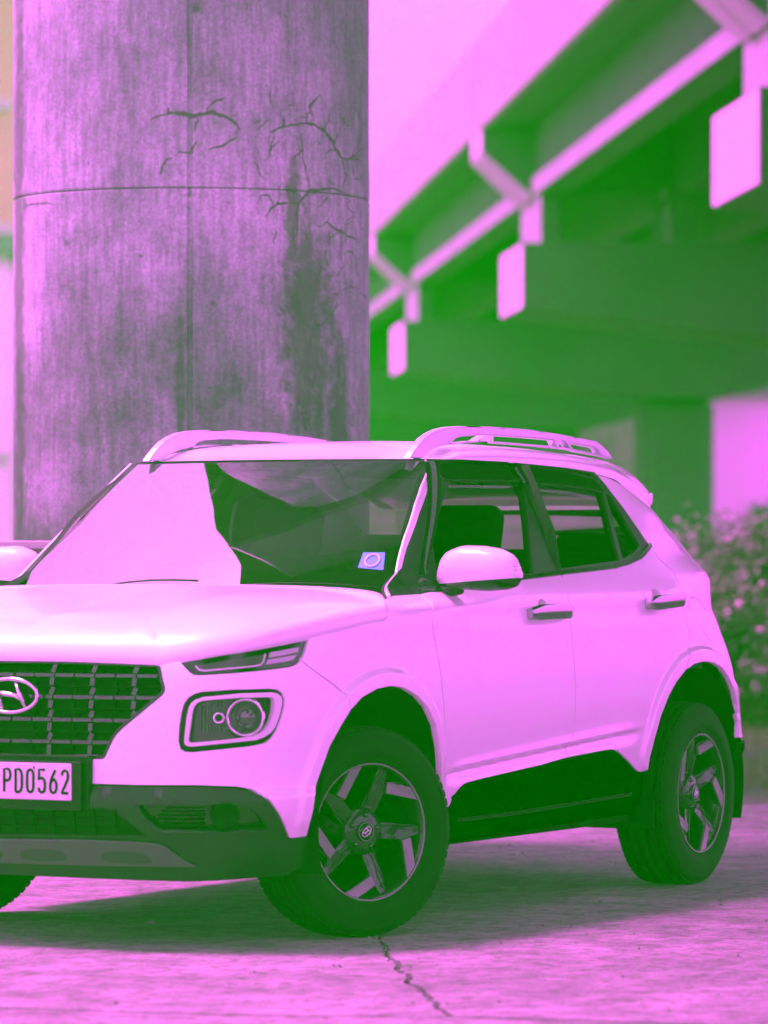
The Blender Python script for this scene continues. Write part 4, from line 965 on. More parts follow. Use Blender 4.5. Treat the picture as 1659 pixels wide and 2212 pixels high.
# --- headlamp pods
for sg in (1, -1):
    pod = panel('headlight', T['lamp'], M['gloss'], car, side=sg, off=-.055, edge=0, gap=0, h=.05)
    lp = inset([tuple(p) for p in T['lamp']], .001, False); li = inset([tuple(p) for p in T['drl_o']], -.002, False)
    panel('lamp_bezel', lp, M['frame'], pod, holes=[li], side=sg, off=-.006, edge=.03, gap=0, h=.03)
    panel('light_ring', T['drl_o'], M['liteplastic'], pod, holes=[T['drl_i']], side=sg, off=-.002, edge=.02, gap=0, h=.03)
    cs = [p for p in T['drl_o'][2:9]]
    panel('lamp_cover', inset([tuple(p) for p in T['lamp']], .012, False), M['lens'], pod, side=sg, off=.004, edge=.004, gap=0, h=.04)
    n_ = Vector(surf_n(.80, .715)*np.array([1, sg, 1])); n_ = (n_+Vector((1.2, 0, 0))).normalized()
    rot = n_.to_track_quat('Y', 'Z').to_matrix().to_4x4()
    s_l, z_l = T['lens'][0]
    c_ = sp(s_l, z_l, -.05, sg)
    a = lathe('projector_bowl', [(.060, .030), (.054, .036), (.050, .030), (.046, .006), (.041, .0)], 32, M['chrome'], pod); a.matrix_local = Matrix.Translation(c_) @ rot
    a = lathe('projector_lens', [(0, .030), (.016, .028), (.030, .020), (.040, .006), (.042, -.01)], 28, mat('lens_dark', (.02, .02, .022), .03, coat=1) if 'lens_dark' not in M else M['lens_dark'], pod); a.matrix_local = Matrix.Translation(c_) @ rot
    s_b, z_b = T['lens'][1]; cb = sp(s_b, z_b, -.045, sg)
    a = lathe('bulb_ring', [(.012, .012), (.017, .014), (.019, .006), (.019, -.01)], 20, M['chrome'], pod); a.matrix_local = Matrix.Translation(cb) @ rot
    a = lathe('bulb_cap', [(0, .018), (.008, .014), (.010, .0)], 16, M['ink'], pod); a.matrix_local = Matrix.Translation(cb) @ rot
    bmf = bmesh.new(); random.seed(5)
    for k in range(26):                      # fluted reflector round the bulb
        s_ = s_b-.060+.0058*k; z0 = z_b-.045+random.uniform(0, .008); z1 = z_b+(.035 if s_ > s_b+.02 else .055)-random.uniform(0, .02)
        p0 = sp(s_, z0, -.052, sg); p1 = sp(s_, z1, -.048, sg); c = (p0+p1)/2
        box_bm(bmf, c, (.006, .004, (p1-p0).length), rot.to_3x3() @ Matrix.Rotation(.5 if k % 2 else -.5, 3, 'Z'))
    from_bm('reflector_flute', bmf, M['silver'], pod)['kind'] = 'stuff'
    # slit lamp under the bonnet line
    sl = panel('daytime_lamp', T['slit'], M['gloss'], car, side=sg, off=-.008, edge=.004, gap=.001)
    panel('light_strip', T['slit_drl'], M['silver'], sl, side=sg, off=-.004, edge=.003, gap=0)
    a_ = T['slit_drl']; strip_on('light_guide', [a_[0], a_[1], a_[2], ((a_[2][0]+a_[3][0])/2, (a_[2][1]+a_[3][1])/2), a_[3], a_[4], a_[5], a_[6]], .005, M['liteplastic'], sl, off=.0, th=.005, sg=sg)
    panel('indicator', T['slit_ind1'], M['amber'], sl, side=sg, off=-.004, edge=.004, gap=0)
    panel('indicator', T['slit_ind2'], M['amber'], sl, side=sg, off=-.004, edge=.004, gap=0)
    panel('lamp_cover', inset([tuple(p) for p in T['slit']], .003, False), M['lens'], sl, side=sg, off=.001, edge=0, gap=0)
# --- bonnet: cap spanned between the shut line and the spine
gapr = [(max(0, s), z) for s, z in T['gap']]
gapr = [(0, gapr[0][1])]+[p for p in gapr if p[0] > .005]
E_ = resample(gapr, .02); kk = max(i for i, p in enumerate(E_) if abs(p[0]-gapr[-1][0])+abs(p[1]-gapr[-1][1]) < .03)
E_ = E_[:kk+1]
L_ = np.cumsum([0]+[math.hypot(E_[i+1][0]-E_[i][0], E_[i+1][1]-E_[i][1]) for i in range(len(E_)-1)]); L_ /= L_[-1]
NPH = 22; vs = []; nE = len(E_)
for i, (s, z) in enumerate(E_):
    zz = z+.0015
    e = np.array(sp(s, zz, 0)); n0 = surf_n(s, z)
    x_s = .34+(-.12-.34)*L_[i]
    spn = np.array([x_s, 0, 1.035+.073*((.34-x_s)/.46)**.8])
    wfront = 1-_sm(np.array((L_[i]-.35)/.4))
    pw = 2.15+.9*(1-wfront)
    for j in range(NPH+1):
        u = (j/NPH); u = u*u*(3-2*u)*.3+u*.7; h = u**1.8; v = (1-(1-h)**pw)**(1/pw)
        p = e+(spn-e)*np.array([h, h, v])
        rdg = .006*math.exp(-((abs(p[1])-.40-.12*(.8-p[0]))/.05)**2)*_sm(np.array(h*6))*_sm(np.array((p[0]-.0)/.3))
        p[2] += rdg
        vs.append(p)
allv = []; allf = []
for sg in (1, -1):
    b0 = len(allv); allv += [v*np.array([1, sg, 1]) for v in vs]
    for i in range(nE-1):
        for j in range(NPH):
            a = b0+i*(NPH+1)+j; f = (a, a+1, a+NPH+2, a+NPH+1); allf.append(f if sg > 0 else f[::-1])
bm = bmesh.new(); me = bpy.data.meshes.new('t'); me.from_pydata([tuple(v) for v in allv], [], allf); bm.from_mesh(me)
bmesh.ops.remove_doubles(bm, verts=bm.verts, dist=5e-4); bmesh.ops.recalc_face_normals(bm, faces=bm.faces)
if sum(f.normal.z for f in bm.faces) < 0: bmesh.ops.reverse_faces(bm, faces=bm.faces)
rim_e = [e for e in bm.edges if e.is_boundary]
r = bmesh.ops.extrude_edge_only(bm, edges=rim_e)
for v in [g for g in r['geom'] if isinstance(g, bmesh.types.BMVert)]: v.co.z -= .010; v.co.x -= .002; v.co.y *= .996
me = bpy.data.meshes.new('bonnet'); bm.to_mesh(me); bm.free(); bonnet = link('bonnet', me, M['paint'], car, True)
me.set_sharp_from_angle(angle=RAD(50))
panel('inner_nose', [(0, .86), (.5, .86), (1.0, .92), (1.5, .96), (1.5, .84), (1.2, .80), (1.02, .7), (1.0, .4), (0, .4)], M['liner'], car, both=True, off=-.075, edge=0, h=.08, gap=0)
# scuttle and wipers
def wsp(u, v, off=0.):
    y = u*(.725-.154*v); x = (-.32-.584*v)+(.2-.1*v)*(1-u*u); z = 1.075+.448*v
    n = Vector((.62, .12*u, .78)).normalized()
    return Vector((x, y, z))+n*(off+.022*4*v*(1-v)*(1-u*u*.6))
def wpanel(name, poly, m, parent, off=0., h=.06, holes=(), edge=.0):
    V, F = cdt(resample(poly, .05), [resample(list(q), .05) for q in holes], h)
    vs = [wsp(a, b, off) for a, b in V]; nn = []
    for a, b in V:
        n = (wsp(a+.01, b)-wsp(a-.01, b)).cross(wsp(a, b+.01)-wsp(a, b-.01)); n.normalize(); n = n if n.z > 0 else -n; nn.append(n)
    F = [f if (vs[f[1]]-vs[f[0]]).cross(vs[f[2]]-vs[f[0]]).z > 0 else f[::-1] for f in F]
    return from_py(name, vs, F, m, parent, True, nn)
ws = wpanel('windscreen', [(-1, -.15), (1, -.15), (1, 1), (-1, 1)], M['wind'], car, 0.0)
inn = [(-.93, .15), (.97, .155), (.965, .5), (.955, .93), (-.955, .93), (-.965, .5)]
wpanel('windscreen_border', [(-1.0, -.15), (1.0, -.15), (1.0, 1), (-1.0, 1)], M['ink'], ws, -.004, holes=[inn])
wpanel('windscreen_seal', [(-1.05, -.12), (-1.0, -.12), (-1.0, 1.0), (-1.06, 1.0)], M['frame'], ws, .001)
wpanel('pillar_trim', [(-1.075, -.12), (-1.052, -.12), (-1.062, 1.0), (-1.08, 1.0)], M['paint'], ws, .000)
wpanel('windscreen_seal', [(1.0, -.12), (1.012, -.12), (1.012, 1.0), (1.0, 1.0)], M['frame'], ws, .001)
stk = wpanel('windscreen_sticker', [(.800, .30), (.935, .303), (.955, .16), (.93, .135), (.80, .17)], M['white_print'], ws, -.002, .03)
wpanel('sticker_print', [(.83, .285), (.925, .288), (.94, .165), (.83, .18)], M['sky_blue'], stk, .001, .03)
tube('sticker_ring', [wsp(.882+.030*math.cos(a), .228+.042*math.sin(a), .003) for a in np.linspace(0, 6.283, 24, endpoint=False)], .003, M['white_print'], stk, 5, True)
for (u0, v0, u1, v1) in ((-.40, .050, .12, .085), (.93, .045, .36, .060)):
    wp = tube('wiper', [wsp(u0+(u1-u0)*t, v0+(v1-v0)*t+.02*math.sin(t*3.1), -.002) for t in np.linspace(0, 1, 10)], .005, M['frame'], car, 6)
    tube('wiper_blade', [wsp(u0+(u1-u0)*t*1.05, v0+(v1-v0)*t-.012, -.004) for t in np.linspace(0.02, 1, 10)], .004, M['liner'], wp, 5)
bm = bmesh.new(); box_bm(bm, (-.20, 0, 1.015), (.36, 1.5, .03)); from_bm('scuttle', bm, M['frame'], car)
# --- roof cap
redge = [tuple(p) for p in T['roofedge']]
stn = np.linspace(-.86, -2.80, 60); rx = np.array([p[0] for p in redge]); rz = np.array([p[1] for p in redge]); od = np.argsort(rx)
def edge_z(x): return float(np.interp(x, rx[od], rz[od]))
def z_ctr(x): return float(np.interp(x, [-3.0, -2.8, -2.6, -2.4, -1.9, -1.4, -1.1, -.95, -.80], [1.52, 1.553, 1.574, 1.586, 1.602, 1.605, 1.592, 1.575, 1.54]))
def y_edge(x): return float(np.interp(x, [-2.95, -2.7, -2.4, -2.0, -1.5, -1.1, -.86], [.50, .555, .575, .590, .597, .592, .580]))
def roof_pt(x, ph, sg):
    ze = edge_z(x)-.004; zc = z_ctr(x); yy = y_edge(x)*abs(math.cos(ph))**.92
    z = ze+(zc-ze)*abs(math.sin(ph))**.62
    b = float(_sm(np.array((x+1.12)/.26))); u = yy/.58
    xf = x+b*(-.904+.1*(1-u*u)+.86)
    z = z*(1-b)+b*(1.5265+.002*math.sin(ph))
    return (xf, sg*yy, z)
vs = []; fs = []; NP = 16; cols = [(-1, j) for j in range(NP)]+[(1, j) for j in range(NP, -1, -1)]
for x in stn:
    for sg, j in cols: vs.append(roof_pt(x, j/NP*math.pi/2, sg))
nc = len(cols)
for i in range(len(stn)-1):
    for j in range(nc-1): a = i*nc+j; fs.append((a, a+1, a+nc+1, a+nc))
ro = from_py('roof', vs, fs, M['paint'], car, True)
if ro.data.polygons[len(fs)//2].normal.z < 0: ro.data.flip_normals()
# spoiler over the tailgate
bm = bmesh.new(); NS = 12; rings = []
prof = [(-2.45, 1.590), (-2.60, 1.583), (-2.74, 1.568), (-2.82, 1.545), (-2.885, 1.500), (-2.915, 1.445), (-2.91, 1.408), (-2.87, 1.392), (-2.75, 1.42), (-2.55, 1.46)]
for k in range(-NS, NS+1):
    t = math.sin(k/NS*math.pi/2); yy = .535*t; a_ = abs(t)
    rings.append([bm.verts.new((px_+.095*a_**3*min(1, (-2.4-px_)/.4), yy, pz_-(.028*a_**2+.05*a_**9 if j < 5 else .010*a_**2))) for j, (px_, pz_) in enumerate(prof)])
for a, b in zip(rings, rings[1:]):
    for j in range(len(prof)):
        bm.faces.new((a[j], b[j], b[(j+1) % len(prof)], a[(j+1) % len(prof)]))
bm.faces.new(rings[0]); bm.faces.new(rings[-1][::-1])
spo = from_bm('spoiler', bm, M['paint'], car, True); spo.data.set_sharp_from_angle(angle=RAD(40))
# tailgate and rear bumper, tail lamps
tgl = [(4.66, 1.385), (SMAX-.002, 1.385), (SMAX-.002, 1.10), (4.66, 1.10)]
panel('tailgate', [(4.62, 1.10), (SMAX-.001, 1.10), (SMAX-.001, .62), (4.62, .62)], M['paint'], car, both=True, off=-.01, edge=.0)
panel('rear_bumper', [(4.335, .506), (SMAX-.001, .585), (SMAX-.001, .36), (4.6, .375), (4.44, .40), (4.37, .44)], M['black'], car, both=True, off=.006, edge=.03)
for sg in (1, -1): panel('tail_light', [(4.63, 1.06), (4.95, 1.06), (4.97, .93), (4.63, .93)], M['red'], car, side=sg, off=.004, edge=.02)
panel('rear_glass', tgl, M['glass'], car, both=True, off=-.01, edge=0)
# --- roof rails
RYY = .51
for sg in (1, -1):
    prism('roof_rail', T['rail'], [T['railo1'], T['railo2'], T['railo3']], sg*(RYY-.016), sg*(RYY+.014), M['rail'], car, bev=.0035)
    # window visors and bright trim above the doors
    if sg < 0: continue
    for q, pr in (([(2.32, 1.502), (2.88, 1.508), (2.95, 1.455), (2.36, 1.45)], .016), ([(2.99, 1.507), (3.34, 1.492), (3.56, 1.468), (3.60, 1.425), (3.40, 1.44), (3.0, 1.452)], .016)):
        panel('window_visor', q, M['gloss'], car, side=sg, off=pr, edge=.02, gap=0)
    strip_on('bright_trim', [(2.3, 1.5135), (2.6, 1.5165), (2.93, 1.515)], .006, M['chrome'], car, off=.018, th=.008, sg=sg)
    strip_on('bright_trim', [(2.97, 1.514), (3.3, 1.503), (3.56, 1.484)], .006, M['chrome'], car, off=.018, th=.008, sg=sg)
    # front leg of the visor follows the pillar: dished outwards so that it mirrors the sky ahead
    vs = []; N_ = 14
    for k in range(N_+1):
        t = k/N_; a = (2.30+(2.00-2.30)*t, 1.505+(1.135-1.505)*t); wv = .055*(1-.55*t)
        vs += [sp(a[0], a[1], .004, sg), sp(a[0]+wv*.5, a[1]-wv*.02, .030*(1-.4*t), sg), sp(a[0]+wv, a[1]-wv*.02, .034*(1-.4*t), sg)]
    fs = [f for k in range(N_) for f in ((k*3, k*3+1, k*3+4, k*3+3), (k*3+1, k*3+2, k*3+5, k*3+4))]
    from_py('window_visor', vs, fs if sg > 0 else [f[::-1] for f in fs], M['gloss'], car, True)
    # door handles
    for (hs, hz, tl_) in ((2.727, 1.012, T['handF']), (3.68, 1.040, T['handR'])):
        s0, s1 = tl_[0][0], tl_[1][0]; z0, z1 = tl_[0][1], tl_[1][1]
        pts = []
        bm = bmesh.new(); rings = []
        for k in range(13):
            t = k/12; s_ = s0+(s1-s0)*t; z_ = z0+(z1-z0)*t; bulge = .012+.034*math.sin(math.pi*min(1, max(0, t)))**.4
            hh = .026*(1 if .06 < t < .94 else .75); c = sp(s_, z_, bulge, sg); nn_ = Vector(surf_n(s_, z_)*np.array([1, sg, 1]))
            rings.append([bm.verts.new(c+nn_*(a*.011)+Vector((0, 0, b*hh))) for a, b in ((1, .55), (1, -.55), (.5, -1), (-1, -.9), (-1, .9), (.5, 1))])
        for a, b in zip(rings, rings[1:]):
            for j in range(6): bm.faces.new((a[j], a[(j+1) % 6], b[(j+1) % 6], b[j]))
        bm.faces.new(rings[0]); bm.faces.new(rings[-1])
        hd = from_bm('door_handle', bm, M['handle'], d if hs < 3 else d2, True); hd.data.set_sharp_from_angle(angle=RAD(50))
        if sg > 0: hd.parent = [o for o in car.children if o.name.startswith('front_door' if hs < 3 else 'rear_door')][0]
# --- shark fin
fn = prism('antenna_fin', T['fin'], [], -.022, .022, M['paint'], car, bev=.006)
# --- mirrors
for sg in (1, -1):
    bm = bmesh.new(); N1, N2 = 18, 28; rings = []
    for i in range(N1+1):
        t = i/N1; yy = .770+.292*t
        top = 1.186+.052*math.sin(math.pi*min(1, t*1.02+.06))**.55-.028*t**5
        top = float(np.interp(t, [0, .04, .12, .3, .55, .75, .88, .95, 1], [1.165, 1.195, 1.218, 1.235, 1.233, 1.224, 1.208, 1.188, 1.150]))
        botm = float(np.interp(t, [0, .1, .25, .6, .85, .95, 1], [1.104, 1.096, 1.089, 1.084, 1.090, 1.102, 1.125]))
        zc, hz_ = (top+botm)/2, (top-botm)/2; dp = .075*(1-(2*t-1)**4*.55)
        ring = []
        for j in range(N2):
            a = 2*math.pi*j/N2; cx_, cz_ = math.cos(a), math.sin(a)
            ring.append(bm.verts.new((-.59+dp*(abs(cx_)**.8*(1 if cx_ > 0 else -.35)), sg*yy, zc+hz_*(abs(cz_)**.75)*(1 if cz_ > 0 else -1))))
        rings.append(ring)
    for a, b in zip(rings, rings[1:]):
        for j in range(N2):
            f = bm.faces.new((a[j], a[(j+1) % N2], b[(j+1) % N2], b[j]))
    bm.faces.new(rings[0]); bm.faces.new(rings[-1])
    # split white cap from black base
    bmesh.ops.bisect_plane(bm, geom=list(bm.verts)+list(bm.edges)+list(bm.faces), plane_co=(-.57, sg*.77, 1.108), plane_no=(0, -sg*.07, 1))
    for f in bm.faces:
        c = f.calc_center_median(); zl = 1.108+.07*(abs(c.y)-.77)
        f.material_index = 0 if (c.z > zl) else 1
        if c.x < -.595: f.material_index = 1
    bmc = bm.copy()
    bmesh.ops.delete(bm, geom=[f for f in bm.faces if f.material_index == 1], context='FACES')
    bmesh.ops.delete(bmc, geom=[f for f in bmc.faces if f.material_index == 0], context='FACES')
    for f in bmc.faces: f.material_index = 0
    for v in bmc.verts: v.co.x -= .0015
    mr = from_bm('side_mirror', bmc, M['gloss'], car, True)
    from_bm('mirror_cap', bm, M['paint'], mr, True)
    tube('mirror_foot', [(-.62, sg*.72, 1.082), (-.60, sg*.76, 1.088), (-.59, sg*.84, 1.098)], [.036, .032, .024], M['gloss'], mr, 12)
    ind = box('mirror_indicator', (-.575, sg*1.046, 1.148), (.05, .026, .036), M['chrome'], mr, bev=.006)
    panel('mirror_sail', [(1.92, 1.08), (2.0, 1.13), (2.02, 1.13), (2.13, 1.10), (2.1, 1.08)], M['gloss'], mr, side=sg, off=.004, edge=.006)
# --- number plate
pl = thing('number_plate', '', ''); del pl['label']; del pl['category']; pl.parent = car
pl.location = (.865, 0, .507)
fr_ = box('plate_frame', (0, 0, -.008), (.022, .560, .150), M['gloss'], pl, bev=.004)
box('plate_holder', (-.022, 0, .0), (.03, .60, .17), M['frame'], pl, bev=.006)
bp_ = box('plate_board', (.010, .006, .004), (.006, .485, .112), M['platewhite'], pl, bev=.002)
def text(name, s, loc, size, m, parent, xs=1., off=0., ext=.0008, rot=(RAD(90), 0, RAD(90)), align='RIGHT'):
    c = bpy.data.curves.new(name, 'FONT'); c.body = s; c.size = size; c.extrude = ext; c.offset = off; c.align_x = align; c.align_y = 'CENTER'
    c.materials.append(m); o = bpy.data.objects.new(name, c); COL.objects.link(o); o.parent = parent; o.location = loc; o.rotation_euler = rot; o.scale = (xs, 1, 1)
    return o
STRK = {'P': [[(0, 0), (0, 2), (.62, 2), (.86, 1.88), (1, 1.65), (1, 1.35), (.86, 1.1), (.62, 1), (0, 1)]],
        'D': [[(0, 0), (0, 2), (.5, 2), (.85, 1.85), (1, 1.5), (1, .5), (.85, .15), (.5, 0), (0, 0)]],
        '0': [[(.5, 0), (.15, .12), (0, .45), (0, 1.55), (.15, 1.88), (.5, 2), (.85, 1.88), (1, 1.55), (1, .45), (.85, .12), (.5, 0)]],
        '5': [[(1, 2), (.08, 2), (.04, 1.1), (.3, 1.25), (.6, 1.28), (.88, 1.12), (1, .85), (1, .42), (.85, .12), (.5, 0), (.15, .12), (0, .42)]],
        '6': [[(.82, 2), (.35, 1.45), (.08, .95), (0, .6), (.03, .3), (.2, .06), (.5, 0), (.8, .08), (.97, .32), (1, .6), (.92, .95), (.65, 1.18), (.35, 1.12), (.1, .9)]],
        '2': [[(0, 1.55), (.12, 1.86), (.5, 2), (.85, 1.88), (1, 1.55), (.92, 1.2), (.5, .65), (0, .06), (0, 0), (1.02, 0)]]}
for k, ch in enumerate('PD0562'):
    cy = .008+.0415*k
    for st in STRK[ch]:
        pts = [(.0138, cy+a*.0225, -.030+b*.035) for a, b in st]
        bm = bmesh.new(); vs = []; wd = .0042
        for i, p in enumerate(pts):
            a = pts[max(0, i-1)]; b = pts[min(len(pts)-1, i+1)]; dy, dz = b[1]-a[1], b[2]-a[2]; l = math.hypot(dy, dz) or 1
            vs.append((bm.verts.new((p[0], p[1]-dz/l*wd, p[2]+dy/l*wd)), bm.verts.new((p[0], p[1]+dz/l*wd, p[2]-dy/l*wd))))
        for a, b in zip(vs, vs[1:]): bm.faces.new((a[0], a[1], b[1], b[0]))
        r = bmesh.ops.extrude_face_region(bm, geom=list(bm.faces))
        for v in [g for g in r['geom'] if isinstance(g, bmesh.types.BMVert)]: v.co.x += .0012
        from_bm('plate_character', bm, M['ink'], bp_)
cap_ = text('plate_caption', 'S \u2022 @hariram_motors', (.0035, .145, -.0735), .0135, M['white_print'], pl, .82)
bpy.context.view_layer.update(); me = bpy.data.meshes.new_from_object(cap_.evaluated_get(bpy.context.evaluated_depsgraph_get())); nm_ = bpy.data.objects.new('caption', me); COL.objects.link(nm_); nm_.parent = pl
nm_.location = cap_.location; nm_.rotation_euler = cap_.rotation_euler; nm_.scale = cap_.scale; bpy.data.objects.remove(cap_); nm_.name = 'plate_caption'
lathe('plate_screw', [(0, .003), (.004, .002), (.005, 0)], 10, M['dchrome'], bp_).location = (.0135, .115, .046)
# --- wheels
def wheel(rot0):
    root = bpy.data.objects.new('wheel', None); COL.objects.link(root)
    R_ = .334; W_ = .104
    prof = [(.212, -W_*.9), (.222, -W_*1.02), (.262, -W_*1.10), (.300, -W_*1.05), (.322, -W_*.92), (.331, -W_*.75)]
    for yy in (-.058, -.022, .022, .058):
        prof += [(.334, yy-.006), (.327, yy-.004), (.327, yy+.004), (.334, yy+.006)]
    prof += [(.331, W_*.75), (.322, W_*.92), (.312, W_*.99), (.306, W_*1.035), (.300, W_*1.03), (.285, W_*1.08), (.262, W_*1.10), (.240, W_*1.09), (.236, W_*1.05), (.228, W_*1.04), (.222, W_*1.02), (.212, W_*.9)]
    ty = lathe('tyre', prof, 96, M['tyre'], root)
    bm = bmesh.new()
    for k in range(72):
        a = 2*math.pi*k/72
        for sg in (1, -1):
            yy = sg*.077; rr_ = .3228
            box_bm(bm, (rr_*math.cos(a), yy, rr_*math.sin(a)), (.013, .030, .0205), Matrix.Rotation(-a, 3, 'Y') @ Matrix.Rotation(.0, 3, 'X'))
    t_ = from_bm('tread_block', bm, M['tyre'], ty); t_['kind'] = 'stuff'
    ri = lathe('rim', [(.205, -W_*.9), (.196, -.05), (.192, .03), (.196, .07), (.204, .092), (.2135, .1045), (.2180, .1065), (.2195, .1035), (.2185, .098)], 72, M['rimdark'], root)
    lathe('rim_lip', [(.2120, .1050), (.2140, .1080), (.2165, .1078)], 72, M['rimcut'], ri)
    lathe('brake_disc', [(0, .0), (.06, .02), (.06, .012), (.145, .012), (.145, .0)], 40, M['dchrome'], root)
    lathe('wheel_well_back', [(0, -.02), (.196, -.03)], 32, M['liner'], root)
    # five vanes
    def pol(r, a, y): return (-r*.213*math.cos(RAD(a)), y, r*.213*math.sin(RAD(a)))
    for k in range(5):
        d = 72*k+rot0
        top = [(.17, 112, .066), (.17, 40, .066), (.40, 54, .074), (.64, 59.6, .088), (.92, 33, .100), (.99, 26, .102), (.995, 40, .102), (.90, 53, .097), (.80, 64.6, .090), (.99, 69, .096), (.99, 76, .094), (.7, 79, .076), (.40, 90, .066)]
        V2 = [(r*math.cos(RAD(a)), r*math.sin(RAD(a))) for r, a, _ in top]
        yv = [y for _, _, y in top]
        Vt, F = cdt(V2, [], .12)
        def yy_(p):
            ws_ = [1/((p[0]-q[0])**2+(p[1]-q[1])**2+1e-6)**1.5 for q in V2]; return sum(a*b for a, b in zip(ws_, yv))/sum(ws_)
        bm = bmesh.new(); cs, sn = math.cos(RAD(d)), math.sin(RAD(d))
        vv = []
        for p in Vt:
            x, z = p[0]*.213, p[1]*.213; vv.append(bm.verts.new((-(x*cs-z*sn), yy_(p)-.006, x*sn+z*cs)))
        for f in F: bm.faces.new([vv[i] for i in f])
        r = bmesh.ops.extrude_face_region(bm, geom=list(bm.faces))
        for v in [g for g in r['geom'] if isinstance(g, bmesh.types.BMVert)]: v.co.y -= .022; v.co.x *= .985; v.co.z *= .985
        spk = from_bm('spoke', bm, M['rimdark'], root)
        cut = [(.80, 63.5), (.99, 40), (.99, 27), (.655, 59.0)]
        pts = []
        for r_, a in cut:
            x, z = -r_*.213*math.cos(RAD(a+d)), r_*.213*math.sin(RAD(a+d)); pts.append((x, z, .0925 if r_ < .9 else .1025))
        bm = bmesh.new(); a_ = [bm.verts.new((x, y+.0015, z)) for x, z, y in pts]; b_ = [bm.verts.new((x, y-.006, z)) for x, z, y in pts]
        bm.faces.new(a_); bm.faces.new(b_[::-1])
        for i in range(4): bm.faces.new((a_[i], a_[(i+1) % 4], b_[(i+1) % 4], b_[i]))
        from_bm('machined_face', bm, M['rimcut'], spk)
        tube('spoke_edge', [pol(.30, 86+d, .066), pol(.6, 80+d, .074), pol(.95, 75.5+d, .094)], [.0022, .0028, .0022], M['rimdark'], spk, 6)
        an = RAD(d+60+36); nu = lathe('wheel_nut', [(0, .080), (.006, .080), (.0095, .074), (.010, .062), (.019, .061), (.020, .066)], 12, M['dchrome'], root)
        nu.location = (.052*math.cos(an), 0, .052*math.sin(an))
    lathe('hub', [(0, .075), (.045, .074), (.075, .066), (.08, .04)], 40, M['rimdark'], root)
    cap = lathe('centre_cap', [(0, .084), (.027, .083), (.031, .078), (.032, .07)], 32, M['gloss'], root)
    tube('cap_ring', [(.029*math.cos(a), .0835, .029*math.sin(a)) for a in np.linspace(0, 6.2832, 36, endpoint=False)], .0014, M['rimcut'], cap, 6, True)
    bd = badge('badge', (0, .086, 0), (0, 1, 0), (math.sin(RAD(38)), 0, math.cos(RAD(38))), -.040, .022, M['chrome'], cap, .003)
    bd.matrix_local = Matrix.Rotation(-RAD(rot0*.5), 4, 'Y') if False else Matrix()
    return root
def copy_tree(o, parent):
    c = o.copy(); COL.objects.link(c); c.parent = parent
    for ch in list(o.children): copy_tree(ch, c)
    return c
w1 = wheel(0)
wheels = [(0, .765, -25, 0), (-2.5, .765, 0, 27)]
for i, (x, y, st, ro_) in enumerate(((0, .765, -25, 0), (-2.5, .765, 0, 27), (0, -.765, 155, 10), (-2.5, -.765, 180, 40))):
    wo = w1 if i == 0 else copy_tree(w1, None)
    wo.parent = car
    if i == 0 or i == 2: off_ = Vector((0, .70 if y > 0 else -.70, 0)); dd = Matrix.Rotation(RAD(-25), 3, 'Z') @ Vector((0, y-off_.y, 0)); loc = off_+dd
    else: loc = Vector((0, y, 0))
    wo.location = (x+loc.x, loc.y, .332)
    wo.rotation_euler = (Matrix.Rotation(RAD(st), 3, 'Z') @ Matrix.Rotation(RAD(ro_), 3, 'Y')).to_euler()
# wheel housings
for x in (0, -2.5):
    for sg in (1, -1):
        lathe('wheel_housing', [(.425, .0), (.42, .28), (.1, .42)], 40, M['liner'], car, a0=RAD(-20), a1=RAD(200)).location = (x, 0, .365)
        h = [o for o in car.children if o.name.startswith('wheel_housing')][-1]
        h.location = (x, sg*.86, .365); h.rotation_euler = (0, 0, math.pi if sg > 0 else 0)
# floor pan, bulkheads and under-engine tray
bm = bmesh.new()
box_bm(bm, (-1.25, 0, .30), (1.62, 1.56, .10)); box_bm(bm, (-1.25, 0, .34), (3.9, .98, .20)); box_bm(bm, (.3, 0, .52), (.6, .96, .6)); box_bm(bm, (.62, 0, .28), (.14, .9, .08)); box_bm(bm, (-2.85, 0, .45), (.4, 1.2, .5))
from_bm('floor_pan', bm, M['liner'], car)
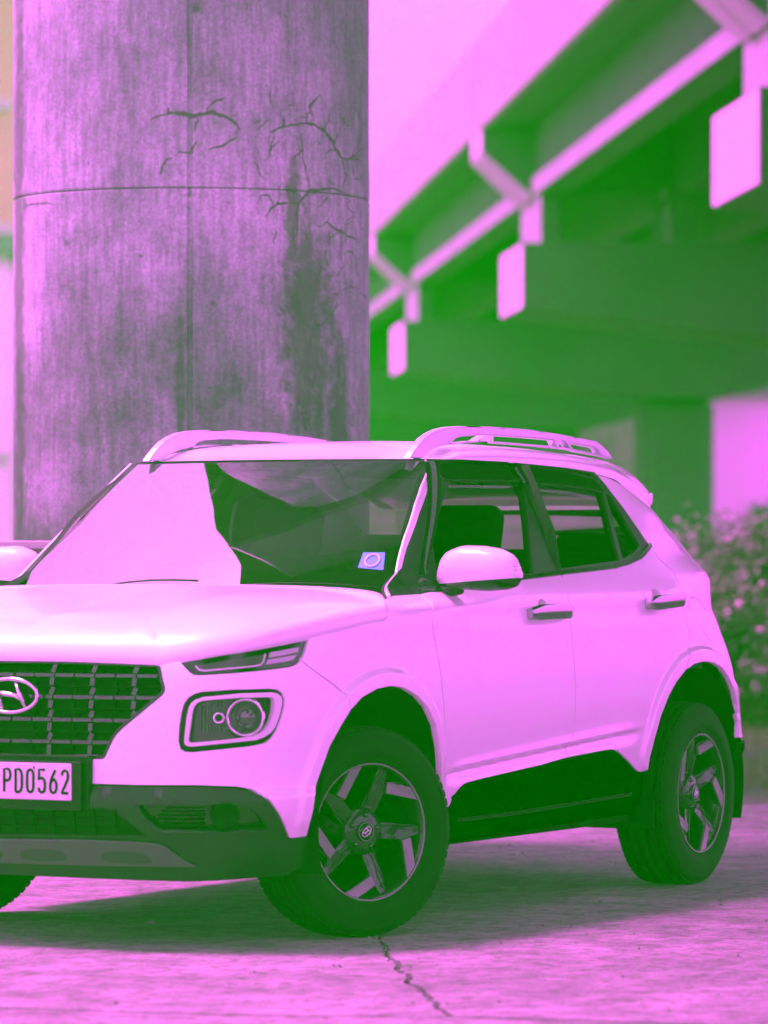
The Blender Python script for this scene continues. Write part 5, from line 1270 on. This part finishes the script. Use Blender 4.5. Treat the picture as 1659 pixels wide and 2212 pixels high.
# --- cabin
bm = bmesh.new(); box_bm(bm, (-.52, 0, .94), (.42, 1.40, .20)); bevel_bm(bm, .04, 3); dash = from_bm('dashboard', bm, M['dash'], car)
box('dash_binnacle', (-.62, -.36, 1.06), (.14, .34, .07), M['dash'], dash, bev=.025)
box('screen', (-.66, 0, 1.085), (.02, .22, .13), M['gloss'], dash, bev=.008)
sw = tube('steering_wheel', [Matrix.Rotation(RAD(-68), 3, 'Y') @ Vector((.185*math.cos(a), .185*math.sin(a), 0))+Vector((-.86, -.36, 1.02)) for a in np.linspace(0, 6.2832, 36, endpoint=False)], .014, M['seat'], dash, 8, True)
box('wheel_boss', (-.85, -.36, 1.02), (.05, .16, .12), M['seat'], sw, bev=.02)
for a in (0, math.pi): tube('wheel_spoke', [(-.855, -.36, 1.02), (-.86, -.36+.18*math.cos(a), 1.02)], .012, M['seat'], sw, 6)
def seat(x, y, wd, z0=.62):
    bm = bmesh.new(); box_bm(bm, (x, y, z0-.06), (.5, wd, .16)); box_bm(bm, (x-.33, y, z0+.28), (.15, wd, .62), Matrix.Rotation(RAD(-16), 3, 'Y')); bevel_bm(bm, .05, 3)
    s_ = from_bm('seat', bm, M['seat'], car)
    return s_
for y in (.36, -.36):
    s_ = seat(-1.18, y, .50)
    hb = bmesh.new(); box_bm(hb, (-1.60, y, 1.285), (.10, .27, .19), Matrix.Rotation(RAD(-14), 3, 'Y')); bevel_bm(hb, .045, 4); from_bm('headrest', hb, M['seat'], s_, True)
    for dy in (-.06, .06): tube('headrest_post', [(-1.56, y+dy, 1.12), (-1.60, y+dy, 1.24)], .006, M['dchrome'], s_, 6)
s_ = seat(-2.10, 0, 1.25, .64)
for y in (.42, -.42):
    hb = bmesh.new(); box_bm(hb, (-2.50, y, 1.215), (.10, .27, .13), Matrix.Rotation(RAD(-12), 3, 'Y')); bevel_bm(hb, .04, 4); from_bm('headrest', hb, M['seat'], s_, True)
box('parcel_shelf', (-2.70, 0, 1.08), (.30, 1.2, .02), M['dash'], car, bev=.004)
box('rear_view_mirror', (-.93, 0, 1.43), (.03, .22, .07), M['liner'], car, bev=.012)
for sg in (1, -1):
    for (x0, x1, x2) in ((-1.42, -1.50, .035),):
        tube('door_pillar', [(x0, sg*.80, 1.0), (x1-.02, sg*.70, 1.28), (x1-.06, sg*.585, 1.50)], .042, M['seat'], car, 8)
    tube('grab_handle', [(-1.15, sg*.56, 1.47), (-1.15, sg*.545, 1.44), (-1.33, sg*.545, 1.44), (-1.33, sg*.56, 1.47)], .009, M['seat'], car, 6)
bm = bmesh.new(); box_bm(bm, (-1.75, 0, 1.50), (1.5, 1.0, .012)); from_bm('headlining', bm, M['seat'], car)
